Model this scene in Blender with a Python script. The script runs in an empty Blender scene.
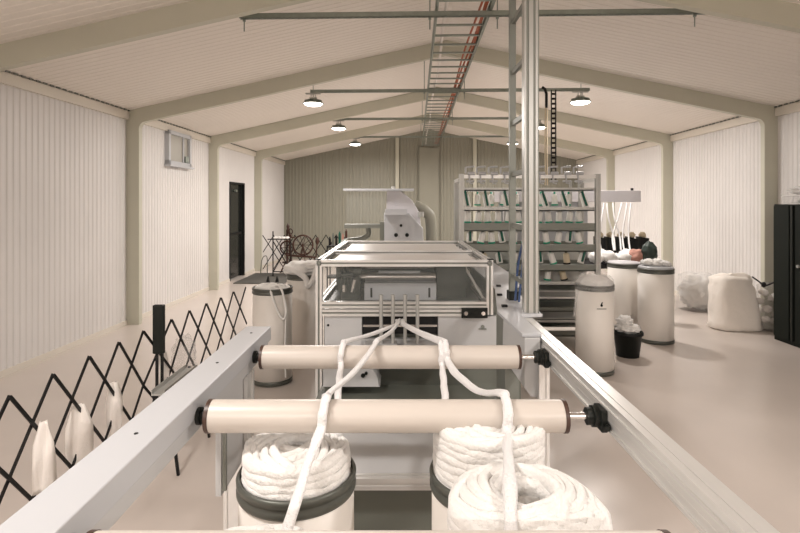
import bpy, bmesh, math, random
from mathutils import Vector, Matrix, noise
C = bpy.context.scene
COL = C.collection
F = 520.0                      # focal length in pixels of an 800 px wide frame
PI = math.pi

# ------------------------------------------------------------------ camera, world, exposure
cam = bpy.data.objects.new('camera', bpy.data.cameras.new('camera'))
COL.objects.link(cam)
cam.data.sensor_width = 36.0
cam.data.lens = 36.0 * F / 800.0
cam.data.shift_y = -(266.5 - 203.0) / 800.0
cam.data.clip_start = 0.02
cam.location = (0, 0, 1.65)
cam.rotation_euler = (PI/2, 0, 0)
C.camera = cam
W = bpy.data.worlds.new('world'); C.world = W; W.use_nodes = True
W.node_tree.nodes['Background'].inputs[0].default_value = (1.0, 0.93, 0.84, 1)
W.node_tree.nodes['Background'].inputs[1].default_value = 0.1
C.view_settings.view_transform = 'Standard'
C.view_settings.look = 'None'
C.view_settings.gamma = 1.0
C.view_settings.use_curve_mapping = False
C.view_settings.exposure = 0.32
LAMP_W = 52.0
NEAR = 1.02
LAMP_COL = (1.0, 0.94, 0.895)

A = math.atan(16.0 / F)        # the building is turned a little against the machine
def Bp(x, y, z=0.0):
    return (x*math.cos(A) + y*math.sin(A), -x*math.sin(A) + y*math.cos(A), z)

# ------------------------------------------------------------------ materials
def mat(name, col, rough=0.5, metal=0.0, var=0.0, vscale=3.0, bump=0.0, bscale=40.0,
        emit=None, estr=0.0, alpha=None, trans=0.0, spec=0.5, stretch=None, sheen=0.0):
    m = bpy.data.materials.new(name); m.use_nodes = True
    nt = m.node_tree; b = nt.nodes['Principled BSDF']
    b.inputs['Base Color'].default_value = (*col, 1)
    b.inputs['Roughness'].default_value = rough
    b.inputs['Metallic'].default_value = metal
    b.inputs['Specular IOR Level'].default_value = spec
    if sheen: b.inputs['Sheen Weight'].default_value = sheen
    if trans: b.inputs['Transmission Weight'].default_value = trans
    if alpha is not None: b.inputs['Alpha'].default_value = alpha
    if emit: b.inputs['Emission Color'].default_value = (*emit, 1); b.inputs['Emission Strength'].default_value = estr
    tc = None
    if var or bump:
        tc = nt.nodes.new('ShaderNodeTexCoord'); mp = nt.nodes.new('ShaderNodeMapping')
        nt.links.new(tc.outputs['Object'], mp.inputs[0])
        if stretch: mp.inputs['Scale'].default_value = stretch
    if var:
        n = nt.nodes.new('ShaderNodeTexNoise'); n.inputs['Scale'].default_value = vscale; n.inputs['Detail'].default_value = 5
        nt.links.new(mp.outputs[0], n.inputs['Vector'])
        r = nt.nodes.new('ShaderNodeMapRange'); r.inputs[1].default_value = 0.3; r.inputs[2].default_value = 0.7
        r.inputs[3].default_value = 1-var; r.inputs[4].default_value = 1+var
        nt.links.new(n.outputs['Fac'], r.inputs[0])
        v = nt.nodes.new('ShaderNodeVectorMath'); v.operation = 'SCALE'; v.inputs[0].default_value = col
        nt.links.new(r.outputs[0], v.inputs['Scale']); nt.links.new(v.outputs[0], b.inputs['Base Color'])
    if bump:
        n2 = nt.nodes.new('ShaderNodeTexNoise'); n2.inputs['Scale'].default_value = bscale; n2.inputs['Detail'].default_value = 4
        nt.links.new(mp.outputs[0], n2.inputs['Vector'])
        bp = nt.nodes.new('ShaderNodeBump'); bp.inputs['Strength'].default_value = bump; bp.inputs['Distance'].default_value = 0.01
        nt.links.new(n2.outputs['Fac'], bp.inputs['Height']); nt.links.new(bp.outputs[0], b.inputs['Normal'])
    return m

M = {}
M['wall']   = mat('wall_cladding', (0.72, 0.695, 0.675), 0.45, var=0.03, vscale=1.2)
M['ceil']   = mat('ceiling_cladding', (0.82, 0.765, 0.70), 0.55, var=0.02, vscale=1.0)
M['beam']   = mat('beam_paint', (0.55, 0.535, 0.44), 0.5, var=0.02)
M['trim']   = mat('trim_paint', (0.72, 0.67, 0.59), 0.5)
M['floor']  = mat('floor_screed', (0.63, 0.56, 0.51), 0.24, var=0.06, vscale=0.7, bump=0.02, bscale=6)
M['white']  = mat('white_paint', (0.51, 0.52, 0.54), 0.35)
M['white2'] = mat('light_grey_paint', (0.53, 0.53, 0.53), 0.4, var=0.02)
M['alu']    = mat('aluminium', (0.74, 0.73, 0.71), 0.34, metal=0.55)
M['alu2']   = mat('dull_aluminium', (0.50, 0.50, 0.48), 0.4, metal=0.5)
M['galv']   = mat('galvanised_steel', (0.30, 0.33, 0.29), 0.45, metal=0.5, var=0.08, vscale=20)
M['rail']   = mat('grey_green_rail', (0.22, 0.23, 0.205), 0.45, metal=0.3)
M['steel']  = mat('steel', (0.62, 0.60, 0.58), 0.22, metal=1.0)
M['black']  = mat('black_paint', (0.009, 0.009, 0.009), 0.5, spec=0.3)
M['plastic']= mat('black_plastic', (0.010, 0.012, 0.010), 0.5, spec=0.3)
M['dgreen'] = mat('dark_grey_green_panel', (0.17, 0.18, 0.155), 0.3)
M['roller'] = mat('cream_tube', (0.61, 0.555, 0.50), 0.35, var=0.015, vscale=2)
M['brown']  = mat('brown_end_ring', (0.06, 0.03, 0.02), 0.4)
M['can']    = mat('can_board', (0.88, 0.83, 0.77), 0.42, var=0.02, vscale=4)
M['band']   = mat('can_band', (0.11, 0.115, 0.10), 0.4, metal=0.4)
M['wool']   = mat('wool', (0.85, 0.83, 0.80), 1.0, var=0.02, vscale=18, bump=0.5, bscale=120, sheen=0.4)
M['sliver'] = mat('sliver_wool', (0.86, 0.845, 0.84), 0.95, bump=0.7, bscale=160, sheen=0.4)
M['cloth']  = mat('white_cloth', (0.88, 0.83, 0.78), 0.9, bump=0.3, bscale=60)
M['glass']  = mat('clear_acrylic', (0.5, 0.53, 0.50), 0.05, alpha=0.08)
M['film']   = mat('clear_film', (0.9, 0.88, 0.86), 0.2, alpha=0.5, bump=0.8, bscale=25)
M['film2']   = mat('thin_clear_film', (0.9, 0.88, 0.86), 0.15, alpha=0.2, bump=0.8, bscale=25)
M['pale']   = mat('pale_acrylic_top', (0.78, 0.75, 0.72), 0.3)
M['green']  = mat('green_plastic', (0.004, 0.10, 0.065), 0.4)
M['green2'] = mat('bright_green_plastic', (0.02, 0.36, 0.22), 0.4)
M['bobbin'] = mat('white_yarn', (0.90, 0.88, 0.84), 0.8, bump=0.3, bscale=200)
M['beige']  = mat('beige_yarn', (0.68, 0.58, 0.42), 0.8)
M['orange'] = mat('orange_cable', (0.42, 0.10, 0.035), 0.5)
M['wood']   = mat('dark_red_wood', (0.045, 0.014, 0.007), 0.35, var=0.2, vscale=10)
M['mat']    = mat('grey_mat', (0.09, 0.085, 0.075), 0.95)
M['inner']  = mat('shaded_machine_interior', (0.055, 0.06, 0.052), 0.4)  # shade inside the guard box put into the colour of its parts
M['dark']   = mat('dark_glass', (0.012, 0.014, 0.013), 0.15)
M['cab']    = mat('black_cabinet', (0.012, 0.015, 0.012), 0.6, spec=0.15)
M['pink']   = mat('pink_cloth', (0.48, 0.25, 0.20), 0.9, bump=0.4, bscale=30)
M['blue']   = mat('blue_hose', (0.05, 0.09, 0.20), 0.4)
M['lamp']   = mat('lamp_face', (1, 1, 1), 0.5, emit=(1.0, 0.95, 0.86), estr=9.0)
M['sack']   = mat('woven_sack', (0.86, 0.80, 0.73), 0.85, bump=0.8, bscale=14)
M['purple'] = mat('lilac_grey_paint', (0.62, 0.60, 0.62), 0.4)
M['pane']   = mat('window_pane', (0.40, 0.38, 0.33), 0.35)

# ------------------------------------------------------------------ mesh builder
class MB:
    def __init__(s, o=(0, 0, 0)):
        s.v = []; s.f = []; s.o = Vector(o); s.sm = []
    def add(s, vs, fs, smooth=False):
        n = len(s.v)
        s.v += [Vector(p) - s.o for p in vs]
        s.f += [tuple(i+n for i in f) for f in fs]
        s.sm += [smooth]*len(fs)
        return s
    def box(s, x0, x1, y0, y1, z0, z1, M4=None):
        vs = [Vector((x, y, z)) for x in (x0, x1) for y in (y0, y1) for z in (z0, z1)]
        if M4 is not None: vs = [M4 @ v for v in vs]
        return s.add(vs, [(0,1,3,2),(4,6,7,5),(0,4,5,1),(2,3,7,6),(0,2,6,4),(1,5,7,3)])
    def bar(s, p, q, w, h=None, up=(0, 0, 1)):
        h = h or w
        p, q = Vector(p), Vector(q); d = (q-p); L = d.length; d.normalize()
        u = Vector(up)
        if abs(d.dot(u)) > .98: u = Vector((0, 1, 0))
        a = d.cross(u).normalized(); b = a.cross(d).normalized()
        vs = [c + a*(i*w/2) + b*(j*h/2) for c in (p, q) for i, j in ((-1,-1),(1,-1),(1,1),(-1,1))]
        return s.add(vs, [(0,1,2,3),(7,6,5,4),(0,4,5,1),(1,5,6,2),(2,6,7,3),(3,7,4,0)])
    def tube(s, pts, r, n=8, cap=True, flat=1.0, closed=False):
        pts = [Vector(p) for p in pts]; N = len(pts)
        rr = r if callable(r) else (lambda t: r)
        vs = []; prev = None
        for i, p in enumerate(pts):
            if closed: d = pts[(i+1) % N]-pts[(i-1) % N]
            else: d = pts[min(i+1, N-1)]-pts[max(i-1, 0)]
            if d.length < 1e-9: d = Vector((0, 0, 1))
            d.normalize()
            if prev is None:
                u = Vector((0, 0, 1)) if abs(d.z) < .9 else Vector((1, 0, 0))
                a = d.cross(u).normalized()
            else:
                a = (prev - d*prev.dot(d)).normalized()
            prev = a; b = d.cross(a)
            R = rr(i/max(1, N-1))
            vs += [p + a*(R*math.cos(2*PI*k/n)) + b*(R*flat*math.sin(2*PI*k/n)) for k in range(n)]
        fs = []
        for i in range(N if closed else N-1):
            j = (i+1) % N
            fs += [(i*n+k, i*n+(k+1) % n, j*n+(k+1) % n, j*n+k) for k in range(n)]
        s.add(vs, fs, True)
        if cap and not closed:
            s.add([vs[k] for k in range(n)], [tuple(range(n))[::-1]])
            s.add([vs[(N-1)*n+k] for k in range(n)], [tuple(range(n))])
        return s
    def cyl(s, p, q, r, n=20):
        return s.tube([p, q], r, n)
    def lathe(s, prof, c=(0, 0, 0), n=40, close=False, smooth=True, axis='z', wob=None):
        vs = []
        for j, (r, z) in enumerate(prof):
            for k in range(n):
                t = 2*PI*k/n; R = r*(1+(wob(t, z) if wob else 0))
                if axis == 'z': p = (c[0]+R*math.cos(t), c[1]+R*math.sin(t), c[2]+z)
                elif axis == 'x': p = (c[0]+z, c[1]+R*math.cos(t), c[2]+R*math.sin(t))
                else: p = (c[0]+R*math.cos(t), c[1]+z, c[2]+R*math.sin(t))
                vs.append(p)
        m = len(prof); fs = []
        for j in range(m if close else m-1):
            i = (j+1) % m
            fs += [(j*n+k, j*n+(k+1) % n, i*n+(k+1) % n, i*n+k) for k in range(n)]
        return s.add(vs, fs, smooth)
    def blob(s, c, rad, amp=0.15, fr=3.0, seed=0, sub=4, flatz=None, fine=0.0):
        bm = bmesh.new(); bmesh.ops.create_icosphere(bm, subdivisions=sub, radius=1)
        vs = []
        for v in bm.verts:
            p = v.co.copy(); q = p*fr + Vector((seed*7.1, seed*3.3, seed))
            k = 1 + amp*noise.noise(q) + amp*.5*noise.noise(q*2.3) + fine*noise.noise(q*6)
            p *= k
            p = Vector((p.x*rad[0], p.y*rad[1], p.z*rad[2]))
            if flatz is not None and p.z < flatz: p.z = flatz + (p.z-flatz)*.02
            vs.append(p + Vector(c))
        fs = [tuple(v.index for v in f.verts) for f in bm.faces]; bm.free()
        return s.add(vs, fs, True)
    def build(s, name, m, parent=None, loc=None, rz=None, bevel=0.0):
        me = bpy.data.meshes.new(name); me.from_pydata([tuple(v) for v in s.v], [], s.f)
        me.polygons.foreach_set('use_smooth', s.sm)
        bm = bmesh.new(); bm.from_mesh(me); bmesh.ops.recalc_face_normals(bm, faces=bm.faces); bm.to_mesh(me); bm.free()
        me.materials.append(M[m] if isinstance(m, str) else m); me.update()
        o = bpy.data.objects.new(name, me); COL.objects.link(o)
        if parent: o.parent = parent
        if loc is not None: o.location = loc
        if rz is not None: o.rotation_euler = (0, 0, rz)
        if bevel:
            b = o.modifiers.new('bevel', 'BEVEL'); b.width = bevel; b.segments = 2; b.limit_method = 'ANGLE'
        return o

def tag(o, label=None, cat=None, group=None, kind=None):
    if label: o['label'] = label
    if cat: o['category'] = cat
    if group: o['group'] = group
    if kind: o['kind'] = kind
    return o
def thing(name, label, cat, loc=(0, 0, 0), rz=0.0, group=None):
    o = bpy.data.objects.new(name, None); COL.objects.link(o); o.empty_display_size = .1
    o.location = loc; o.rotation_euler = (0, 0, rz)
    return tag(o, label, cat, group)
def struct(mb, name, m, label, b=True, parent=None):
    o = mb.build(name, m, parent, rz=(-A if b else 0))
    if not parent: o['kind'] = 'structure'; o['label'] = label
    return o
def copy_tree(o, parent=None):
    c = o.copy(); COL.objects.link(c); c.parent = parent
    for ch in list(o.children): copy_tree(ch, c)
    return c
rnd = random.Random(5)

# ------------------------------------------------------------------ building (building frame)
WL, WR, EZ, PITCH, XC = -3.93, 4.73, 2.90, 0.212, 0.40
Y0, Y1 = -6.8, 15.35
BAY = 2.79
FR = [6.98 + BAY*k for k in range(-4, 3)]; FR[FR.index(min(FR, key=lambda v: abs(v-4.19)))] = 4.32
def roofz(x): return EZ + PITCH*(min(x-WL, WR-x))
fl = MB(); fl.box(WL-.15, WR+.15, Y0-.1, Y1+.1, -.12, 0); struct(fl, 'floor', 'floor', 'polished beige concrete floor')

def rib_wall(mb, fix, a0, a1, z0, z1f, pitch, amp, axis, sign):
    """a real trapezoid-ribbed sheet; sign = direction into the room"""
    n = int(round((a1-a0)/pitch)); p = (a1-a0)/n; pr = []
    for i in range(n):
        u = a0+i*p
        pr += [(u, 0), (u+.34*p, 0), (u+.5*p, amp), (u+.84*p, amp)]
    pr.append((a1, 0)); vs = []
    for u, d in pr:
        q = fix + sign*d
        zt = z1f(u) if callable(z1f) else z1f
        vs += [((q, u, z0) if axis == 'y' else (u, q, z0)), ((q, u, zt) if axis == 'y' else (u, q, zt))]
    fs = [(2*i, 2*i+2, 2*i+3, 2*i+1) for i in range(len(pr)-1)]
    mb.add(vs, fs)
    # outer skin, gives the sheet its thickness
    for s_ in (0,):
        q = fix - sign*.10
        if axis == 'y': mb.box(min(q, fix-sign*.02), max(q, fix-sign*.02), a0, a1, z0, (z1f(a0) if callable(z1f) else z1f))
DY0, DY1, DZ = 10.82, 11.77, 2.10
wl = MB()
rib_wall(wl, WL, Y0, DY0, 0, EZ, .083, .008, 'y', 1)
rib_wall(wl, WL, DY1, Y1, 0, EZ, .083, .008, 'y', 1)
rib_wall(wl, WL, DY0, DY1, DZ, EZ, .083, .008, 'y', 1)
struct(wl, 'wall_left', 'wall', 'white ribbed left wall')
wr = MB(); rib_wall(wr, WR, Y0, Y1, 0, EZ, .083, .008, 'y', -1); struct(wr, 'wall_right', 'wall', 'white ribbed right wall')
M['backwall'] = mat('shaded_back_wall_cladding', (0.30, 0.292, 0.237), 0.5, var=0.03, vscale=1.0)  # darker than the side walls: shade above the lamps put into the colour
wb = MB()
n = 87; p = (WR-WL)/n; pr = []
for i in range(n):
    u = WL+i*p; pr += [(u, 0), (u+.6*p, 0), (u+.7*p, .014), (u+.92*p, .014)]
pr.append((WR, 0)); vs = []
for u, d in pr: vs += [(u, Y1-d, 0), (u, Y1-d, roofz(u)+.02)]
wb.add(vs, [(2*i, 2*i+2, 2*i+3, 2*i+1) for i in range(len(pr)-1)])
xm = XC
wb.add([(WL, Y1+.1, 0), (WR, Y1+.1, 0), (WR, Y1+.1, EZ+.02), (xm, Y1+.1, roofz(xm)+.02), (WL, Y1+.1, EZ+.02)], [(0, 1, 2, 3, 4)])
struct(wb, 'wall_back', 'backwall', 'ribbed back wall with shade in its colour')
wf = MB()
wf.add([(WL-.1, Y0, 0), (WR+.1, Y0, 0), (WR+.1, Y0, EZ), (xm, Y0, roofz(xm)), (WL-.1, Y0, EZ),
        (WL-.1, Y0-.1, 0), (WR+.1, Y0-.1, 0), (WR+.1, Y0-.1, EZ), (xm, Y0-.1, roofz(xm)), (WL-.1, Y0-.1, EZ)],
       [(0,1,2,3,4), (9,8,7,6,5), (0,5,6,1), (1,6,7,2), (2,7,8,3), (3,8,9,4), (4,9,5,0)])
struct(wf, 'wall_front', 'wall', 'wall behind the camera')
ce = MB()
n = int((Y1-Y0)/.095); p = (Y1-Y0)/n; pr = []
for i in range(n):
    u = Y0+i*p; pr += [(u, 0), (u+.72*p, 0), (u+.78*p, .0045), (u+.94*p, .0045)]
pr.append((Y1, 0))
vs = []
for u, d in pr: vs += [(WL, u, EZ+d), (XC, u, roofz(XC)+d), (WR, u, EZ+d)]
fs = []
for i in range(len(pr)-1):
    a, b = 3*i, 3*i+3; fs += [(a, a+1, b+1, b), (a+1, a+2, b+2, b+1)]
ce.add(vs, fs)
t = .1
ce.add([(WL-.15, Y0-.1, EZ+.0), (XC, Y0-.1, roofz(XC)+t), (WR+.15, Y0-.1, EZ+.0), (WL-.15, Y1+.1, EZ+.0), (XC, Y1+.1, roofz(XC)+t), (WR+.15, Y1+.1, EZ+.0),
        (WL-.15, Y0-.1, EZ+t), (XC, Y0-.1, roofz(XC)+2*t), (WR+.15, Y0-.1, EZ+t), (WL-.15, Y1+.1, EZ+t), (XC, Y1+.1, roofz(XC)+2*t), (WR+.15, Y1+.1, EZ+t)],
       [(6,7,10,9), (7,8,11,10), (0,6,9,3), (2,5,11,8)])
struct(ce, 'ceiling', 'ceil', 'pitched ribbed pale ceiling')

def frame(y, name):
    w, d = .175, .08; dep = .19; mb = MB()
    rz = roofz
    out = []   # closed outline of the portal in XZ, outer then inner
    outer = [(WL, 0), (WL, EZ), (XC, rz(XC)), (WR, EZ), (WR, 0)]
    inner = [(WR-w, 0)]
    rc = .085
    # right haunch
    zi = rz(WR-w)-dep
    for k in range(5):
        a = PI/2*k/4
        inner.append((WR-w-rc+rc*math.cos(a), zi-rc+rc*math.sin(a)+PITCH*rc*math.sin(a)*.6*(1-math.cos(a))))
    inner.append((XC, rz(XC)-dep))
    zi = rz(WL+w)-dep
    for k in range(4, -1, -1):
        a = PI/2*k/4
        inner.append((WL+w+rc-rc*math.cos(a), zi-rc+rc*math.sin(a)+PITCH*rc*math.sin(a)*.6*(1-math.cos(a))))
    inner.append((WL+w, 0))
    # strips between matching stations
    st_o = [(WR, 0)] + [(WR, min(EZ, i[1])) if i[1] < zi-.0 else (i[0], rz(i[0])) for i in inner[1:6]]
    L = []
    for (ix, iz), side in zip(inner, ['r']*6+['c']+['l']*6):
        if side == 'c': L.append(((ix, iz), (XC, rz(XC))))
        else: L.append(((ix, iz), None))
    idx = 0; pairs = []
    for i, (ix, iz) in enumerate(inner):
        if i == 6: pairs.append(((ix, iz), (XC, rz(XC)))); continue
        wallx = WR if i < 6 else WL
        k = i if i < 6 else 12-i          # 0 floor, 1..5 along haunch
        if k <= 2: o_ = (wallx, iz if k else 0)
        elif k == 3: o_ = (wallx, EZ)
        else: o_ = (ix, rz(ix))
        pairs.append(((ix, iz), o_))
    vs = []
    for (i_, o_) in pairs:
        for yy in (y-d/2, y+d/2):
            vs += [(i_[0], yy, i_[1]), (o_[0], yy, o_[1])]
    fs = []
    for i in range(len(pairs)-1):
        a, b = 4*i, 4*i+4
        fs += [(a, a+1, b+1, b), (a+2, b+2, b+3, a+3), (a, b, b+2, a+2), (a+1, a+3, b+3, b+1)]
    fs += [(0, 2, 3, 1), (4*(len(pairs)-1), 4*(len(pairs)-1)+1, 4*(len(pairs)-1)+3, 4*(len(pairs)-1)+2)]
    mb.add(vs, fs)
    struct(mb, name, 'beam', 'grey-beige painted steel portal frame')
for i, y in enumerate(FR): frame(y, 'trim_%d' % (i+1))
nt = len(FR)+1
for side, X, s in (('left', WL, 1), ('right', WR, -1)):
    mb = MB(); a, b = sorted((X+s*.0, X+s*.045)); 
    mb.box(a, b, Y0, Y1, EZ-.12, EZ-.012)
    a, b = sorted((X+s*.0, X+s*.02)); mb.box(a, b, Y0, Y1, EZ-.012, EZ+.002)
    struct(mb, 'trim_%d' % nt, 'trim', 'pale eaves trim along the wall'); nt += 1
# dark blocks put in for the shaded gaps of the ribbed ceiling at the eaves
for X, s in ((WL, 1), (WR, -1)):
    mb = MB()
    y = Y0+.1
    while y < Y1-.1:
        a, b = sorted((X+s*.046, X+s*.056)); mb.box(a, b, y, y+.055, EZ-.008, EZ+.008); y += .1
    struct(mb, 'trim_%d' % nt, 'dgreen', 'row of dark blocks standing for gaps at the eaves'); nt += 1
for x in (-.55, 1.72):
    mb = MB(); mb.box(x-.05, x+.05, Y1-.09, Y1-.01, 0, roofz(x)); struct(mb, 'trim_%d' % nt, 'beam', 'back wall post'); nt += 1
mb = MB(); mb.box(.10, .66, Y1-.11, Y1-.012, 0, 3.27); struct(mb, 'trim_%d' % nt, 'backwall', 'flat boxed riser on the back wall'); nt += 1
for side, X, s in (('left', WL, 1), ('right', WR, -1)):
    mb = MB(); a, b = sorted((X, X+s*.018))
    if side == 'left': mb.box(a, b, Y0, DY0, 0, .06); mb.box(a, b, DY1, Y1, 0, .06)
    else: mb.box(a, b, Y0, Y1, 0, .06)
    struct(mb, 'baseboard_' + side, 'trim', 'low pale skirting')

# door
d = MB(); d.box(WL-.09, WL-.05, DY0+.03, DY1-.03, .02, DZ-.03)
door = struct(d, 'door_1', 'dark', 'dark glazed side door standing in the left wall')
d = MB(); d.box(WL-.1, WL+.02, DY0, DY0+.04, 0, DZ); d.box(WL-.1, WL+.02, DY1-.04, DY1, 0, DZ); d.box(WL-.1, WL+.02, DY0, DY1, DZ-.04, DZ)
o = d.build('door_frame', 'black', door)
d = MB(); d.box(WL-.05, WL-.035, DY0+.06, DY1-.06, .95, 1.0); d.build('push_bar', 'black', door)
d = MB(); d.cyl((WL-.05, 11.3, 1.92), (WL+.0, 11.3, 1.92), .03); d.build('door_closer', 'galv', door)
# window
wy0, wy1, wz0, wz1 = 8.02, 8.83, 2.26, 2.80
d = MB(); d.box(WL+.0, WL+.03, wy0+.05, wy1-.05, wz0+.05, wz1-.05)
win = struct(d, 'window_1', 'pane', 'small high window in the left wall')
d = MB()
for a, b, c, e in ((wy0, wy0+.06, wz0, wz1), (wy1-.06, wy1, wz0, wz1), (wy0, wy1, wz0, wz0+.06), (wy0, wy1, wz1-.06, wz1)):
    d.box(WL+.0, WL+.07, a, b, c, e)
d.box(WL+.0, WL+.05, wy1-.27, wy1-.24, wz0, wz1)
d.build('window_frame', 'white', win)
d = MB(); d.box(WL+.0, WL+.11, wy0-.03, wy1+.03, wz0-.03, wz0); d.build('window_sill', 'white', win)
d = MB(); d.box(WL+.04, WL+.07, wy1-.22, wy1-.10, wz0+.07, wz0+.17); d.build('window_catch', 'galv', win)

# ------------------------------------------------------------------ strut channels, tray, lamps
SZ = 3.28
STR = [(-3.4, 'added behind the camera'), (0.9, 'added above the camera'), (4.5, 'nearest in view, no lamps on it'), (7.55, 'second from the camera'), (10.06, 'third from the camera'), (12.8, 'farthest, next to the back wall')]  # first two struts are unseen, added to carry extra lamps
def strut(y, txt, with_lamps):
    x0, x1 = -1.54, 2.49
    t = thing('strut_channel', 'galvanised strut channel hung crosswise under the ceiling, ' + txt, 'channel', Bp(XC, y, SZ), -A, 'strut channels under the ceiling')
    m = MB((XC, y, SZ))
    m.box(x0, x1, y-.021, y-.018, SZ-.021, SZ+.021); m.box(x0, x1, y+.018, y+.021, SZ-.021, SZ+.021); m.box(x0, x1, y-.021, y+.021, SZ+.018, SZ+.021)
    k = x0+.03
    while k < x1-.05:
        m.box(k, k+.028, y-.021, y-.004, SZ-.021, SZ-.018); m.box(k, k+.028, y+.004, y+.021, SZ-.021, SZ-.018); k += .05
    m.box(x0, x1, y-.021, y-.012, SZ-.021, SZ-.019); m.box(x0, x1, y+.012, y+.021, SZ-.021, SZ-.019)
    m.build('channel_bar', 'galv', t)
    for x in (x0+.04, .12, .70, x1-.12):
        r = MB((XC, y, SZ)); r.cyl((x, y, SZ-.13), (x, y, roofz(x)-.0), .0055, 8)
        rod = r.build('threaded_rod', 'galv', t)
        q = MB((XC, y, SZ)); q.cyl((x, y, SZ-.045), (x, y, SZ-.028), .014, 6); q.build('nut', 'galv', rod)
    return t
for i, (y, txt) in enumerate(STR): strut(y, txt, i != 2)

def lamp_proto(label, loc):
    t = thing('high_bay_lamp', label, 'ceiling lamp', loc, -A, 'round high bay lamps')
    m = MB(); m.lathe([(.02, .0), (.075, .0), (.085, -.02), (.085, -.035), (.14, -.045), (.148, -.06), (.146, -.066), (.02, -.066)], n=36); m.build('housing', 'galv', t)
    m = MB()
    for k in range(20):
        a = 2*PI*k/20; m.bar((.04*math.cos(a), .04*math.sin(a), -.015), (.125*math.cos(a), .125*math.sin(a), -.03), .004, .03)
    m.build('cooling_fins', 'galv', t)
    m = MB(); m.lathe([(.0, -.098), (.07, -.094), (.115, -.082), (.138, -.062)], n=36); m.build('light_face', 'lamp', t)
    m = MB(); m.box(-.11, .11, -.02, .02, .075, .095); m.box(-.05, .05, -.03, .03, .0, .03); m.bar((-.03, 0, .02), (-.03, 0, .09), .012); m.bar((.03, 0, .02), (.03, 0, .09), .012)
    m.build('mounting_bracket', 'alu2', t)
    L = bpy.data.lights.new('lamp_light', 'AREA'); L.shape = 'DISK'; L.size = .26; L.energy = LAMP_W; L.color = LAMP_COL
    lo = bpy.data.objects.new('lamp_light', L); COL.objects.link(lo); lo.parent = t; lo.location = (0, 0, -.104)
    return t
lamp0 = None
names = {7.55: 'second strut', 10.06: 'third strut', 12.8: 'farthest strut', -3.4: 'added strut behind the camera', .9: 'added strut above the camera'}
for y in (7.55, 10.06, 12.8, .9, -3.4):
    for side, x in (('left', -1.50), ('right', 2.36)):
        lab = 'lit round high bay lamp at the %s end of the %s' % (side, names[y])
        loc = Bp(x, y, SZ-.118)
        if lamp0 is None: lamp0 = lamp_proto(lab, loc)
        else:
            c = copy_tree(lamp0); c.location = loc; c['label'] = lab
            if y < 2:  # added lamps out of view, powered to brighten the foreground
                for ch in c.children:
                    if ch.type == 'LIGHT': ch.data = ch.data.copy(); ch.data.energy = LAMP_W*(NEAR*.82 if y > 0 else 2.6)

# cable ladder along the ceiling
tx0, tx1, tz = .17, .65, SZ+.03
t = thing('cable_ladder', 'long galvanised cable ladder running lengthwise along the ceiling on the strut channels', 'cable tray', Bp(.41, 7.0, tz), -A)
o_ = (.41, 7.0, tz)
for x, s in ((tx0, 1), (tx1, -1)):
    m = MB(o_); m.box(x-.004, x+.004, -3, Y1-.12, tz-.005, tz+.055); m.box(min(x, x+s*.02), max(x, x+s*.02), -3, Y1-.12, tz-.005, tz+.0); m.box(min(x, x+s*.02), max(x, x+s*.02), -3, Y1-.12, tz+.052, tz+.056)
    m.build('side_rail', 'galv', t)
y = -2.9
while y < Y1-.2:
    m = MB(o_); m.box(tx0, tx1, y-.013, y+.013, tz+.004, tz+.02); m.build('rung', 'galv', t); y += .30
for i, (dx, cm) in enumerate(((-.035, 'orange'), (-.065, 'orange'), (-.10, 'orange'), (-.38, 'cloth'))):
    pts = [(tx1+dx+.012*math.sin(k*.9+i*2), -3+k*.6, tz+.033+.004*math.sin(k*1.7+i)) for k in range(31)]
    m = MB((tx1+dx, 0, tz)); m.tube(pts, .011 if i < 3 else .014, 8)
    o = m.build('cable', cm, loc=Bp(tx1+dx, 0, tz), rz=-A)
    tag(o, ['orange cable lying outermost in the ceiling cable ladder', 'orange cable lying in the middle of three in the ceiling cable ladder', 'orange cable lying innermost of three in the ceiling cable ladder', 'white cable lying alone at the left side of the ceiling cable ladder'][i], 'cable', 'cables in the ceiling ladder')
# second drop behind the creel
t = thing('cable_drop', 'narrow dark cable ladder dropping from the second strut to the creel', 'cable tray', Bp(1.96, 7.52, 1.96), -A)
m = MB((1.96, 7.52, 1.96))
m.box(1.925, 1.935, 7.46, 7.5, 1.96, 3.26); m.box(1.985, 1.995, 7.46, 7.5, 1.96, 3.26)
z = 2.0
while z < 3.24: m.box(1.935, 1.985, 7.47, 7.48, z, z+.03); z += .07
m.build('ladder_frame', 'black', t)
m = MB((1.96, 7.52, 1.96)); m.tube([(1.80, 7.47, 3.3), (1.83, 7.45, 3.27), (1.85, 7.44, 3.2), (1.85, 7.44, 3.0)], .02, 10); m.build('conduit_bend', 'black', t)
m = MB((1.96, 7.52, 1.96))
for x in (1.835, 1.862): m.tube([(x, 7.44, 3.02), (x-.005, 7.44, 2.5), (x, 7.44, 1.9)], .009, 8)
m.build('drop_cable', 'beige', t)

# ------------------------------------------------------------------ foreground creel table of the machine (world frame)
RZ = 1.06
root = thing('feed_table_frame', 'white and silver two-railed sliver feed frame in the foreground carrying the cream rollers', 'machine frame', (0, 1.6, 0))
O = (0, 1.6, 0)
m = MB(O); m.box(-.735, -.617, .45, 2.49, RZ-.065, RZ); m.build('left_rail', 'white', root, bevel=.004)
m = MB(O); m.box(-.735, -.632, .45, 2.49, RZ-.12, RZ-.07); lr = m.build('left_rail_skirt', 'white2', root)
m = MB(O)
for y in (.75, 1.33, 1.92, 2.36): m.cyl((-.675, y, RZ), (-.675, y, RZ+.0015), .0055, 10)
m.build('screw', 'black', root)
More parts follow.
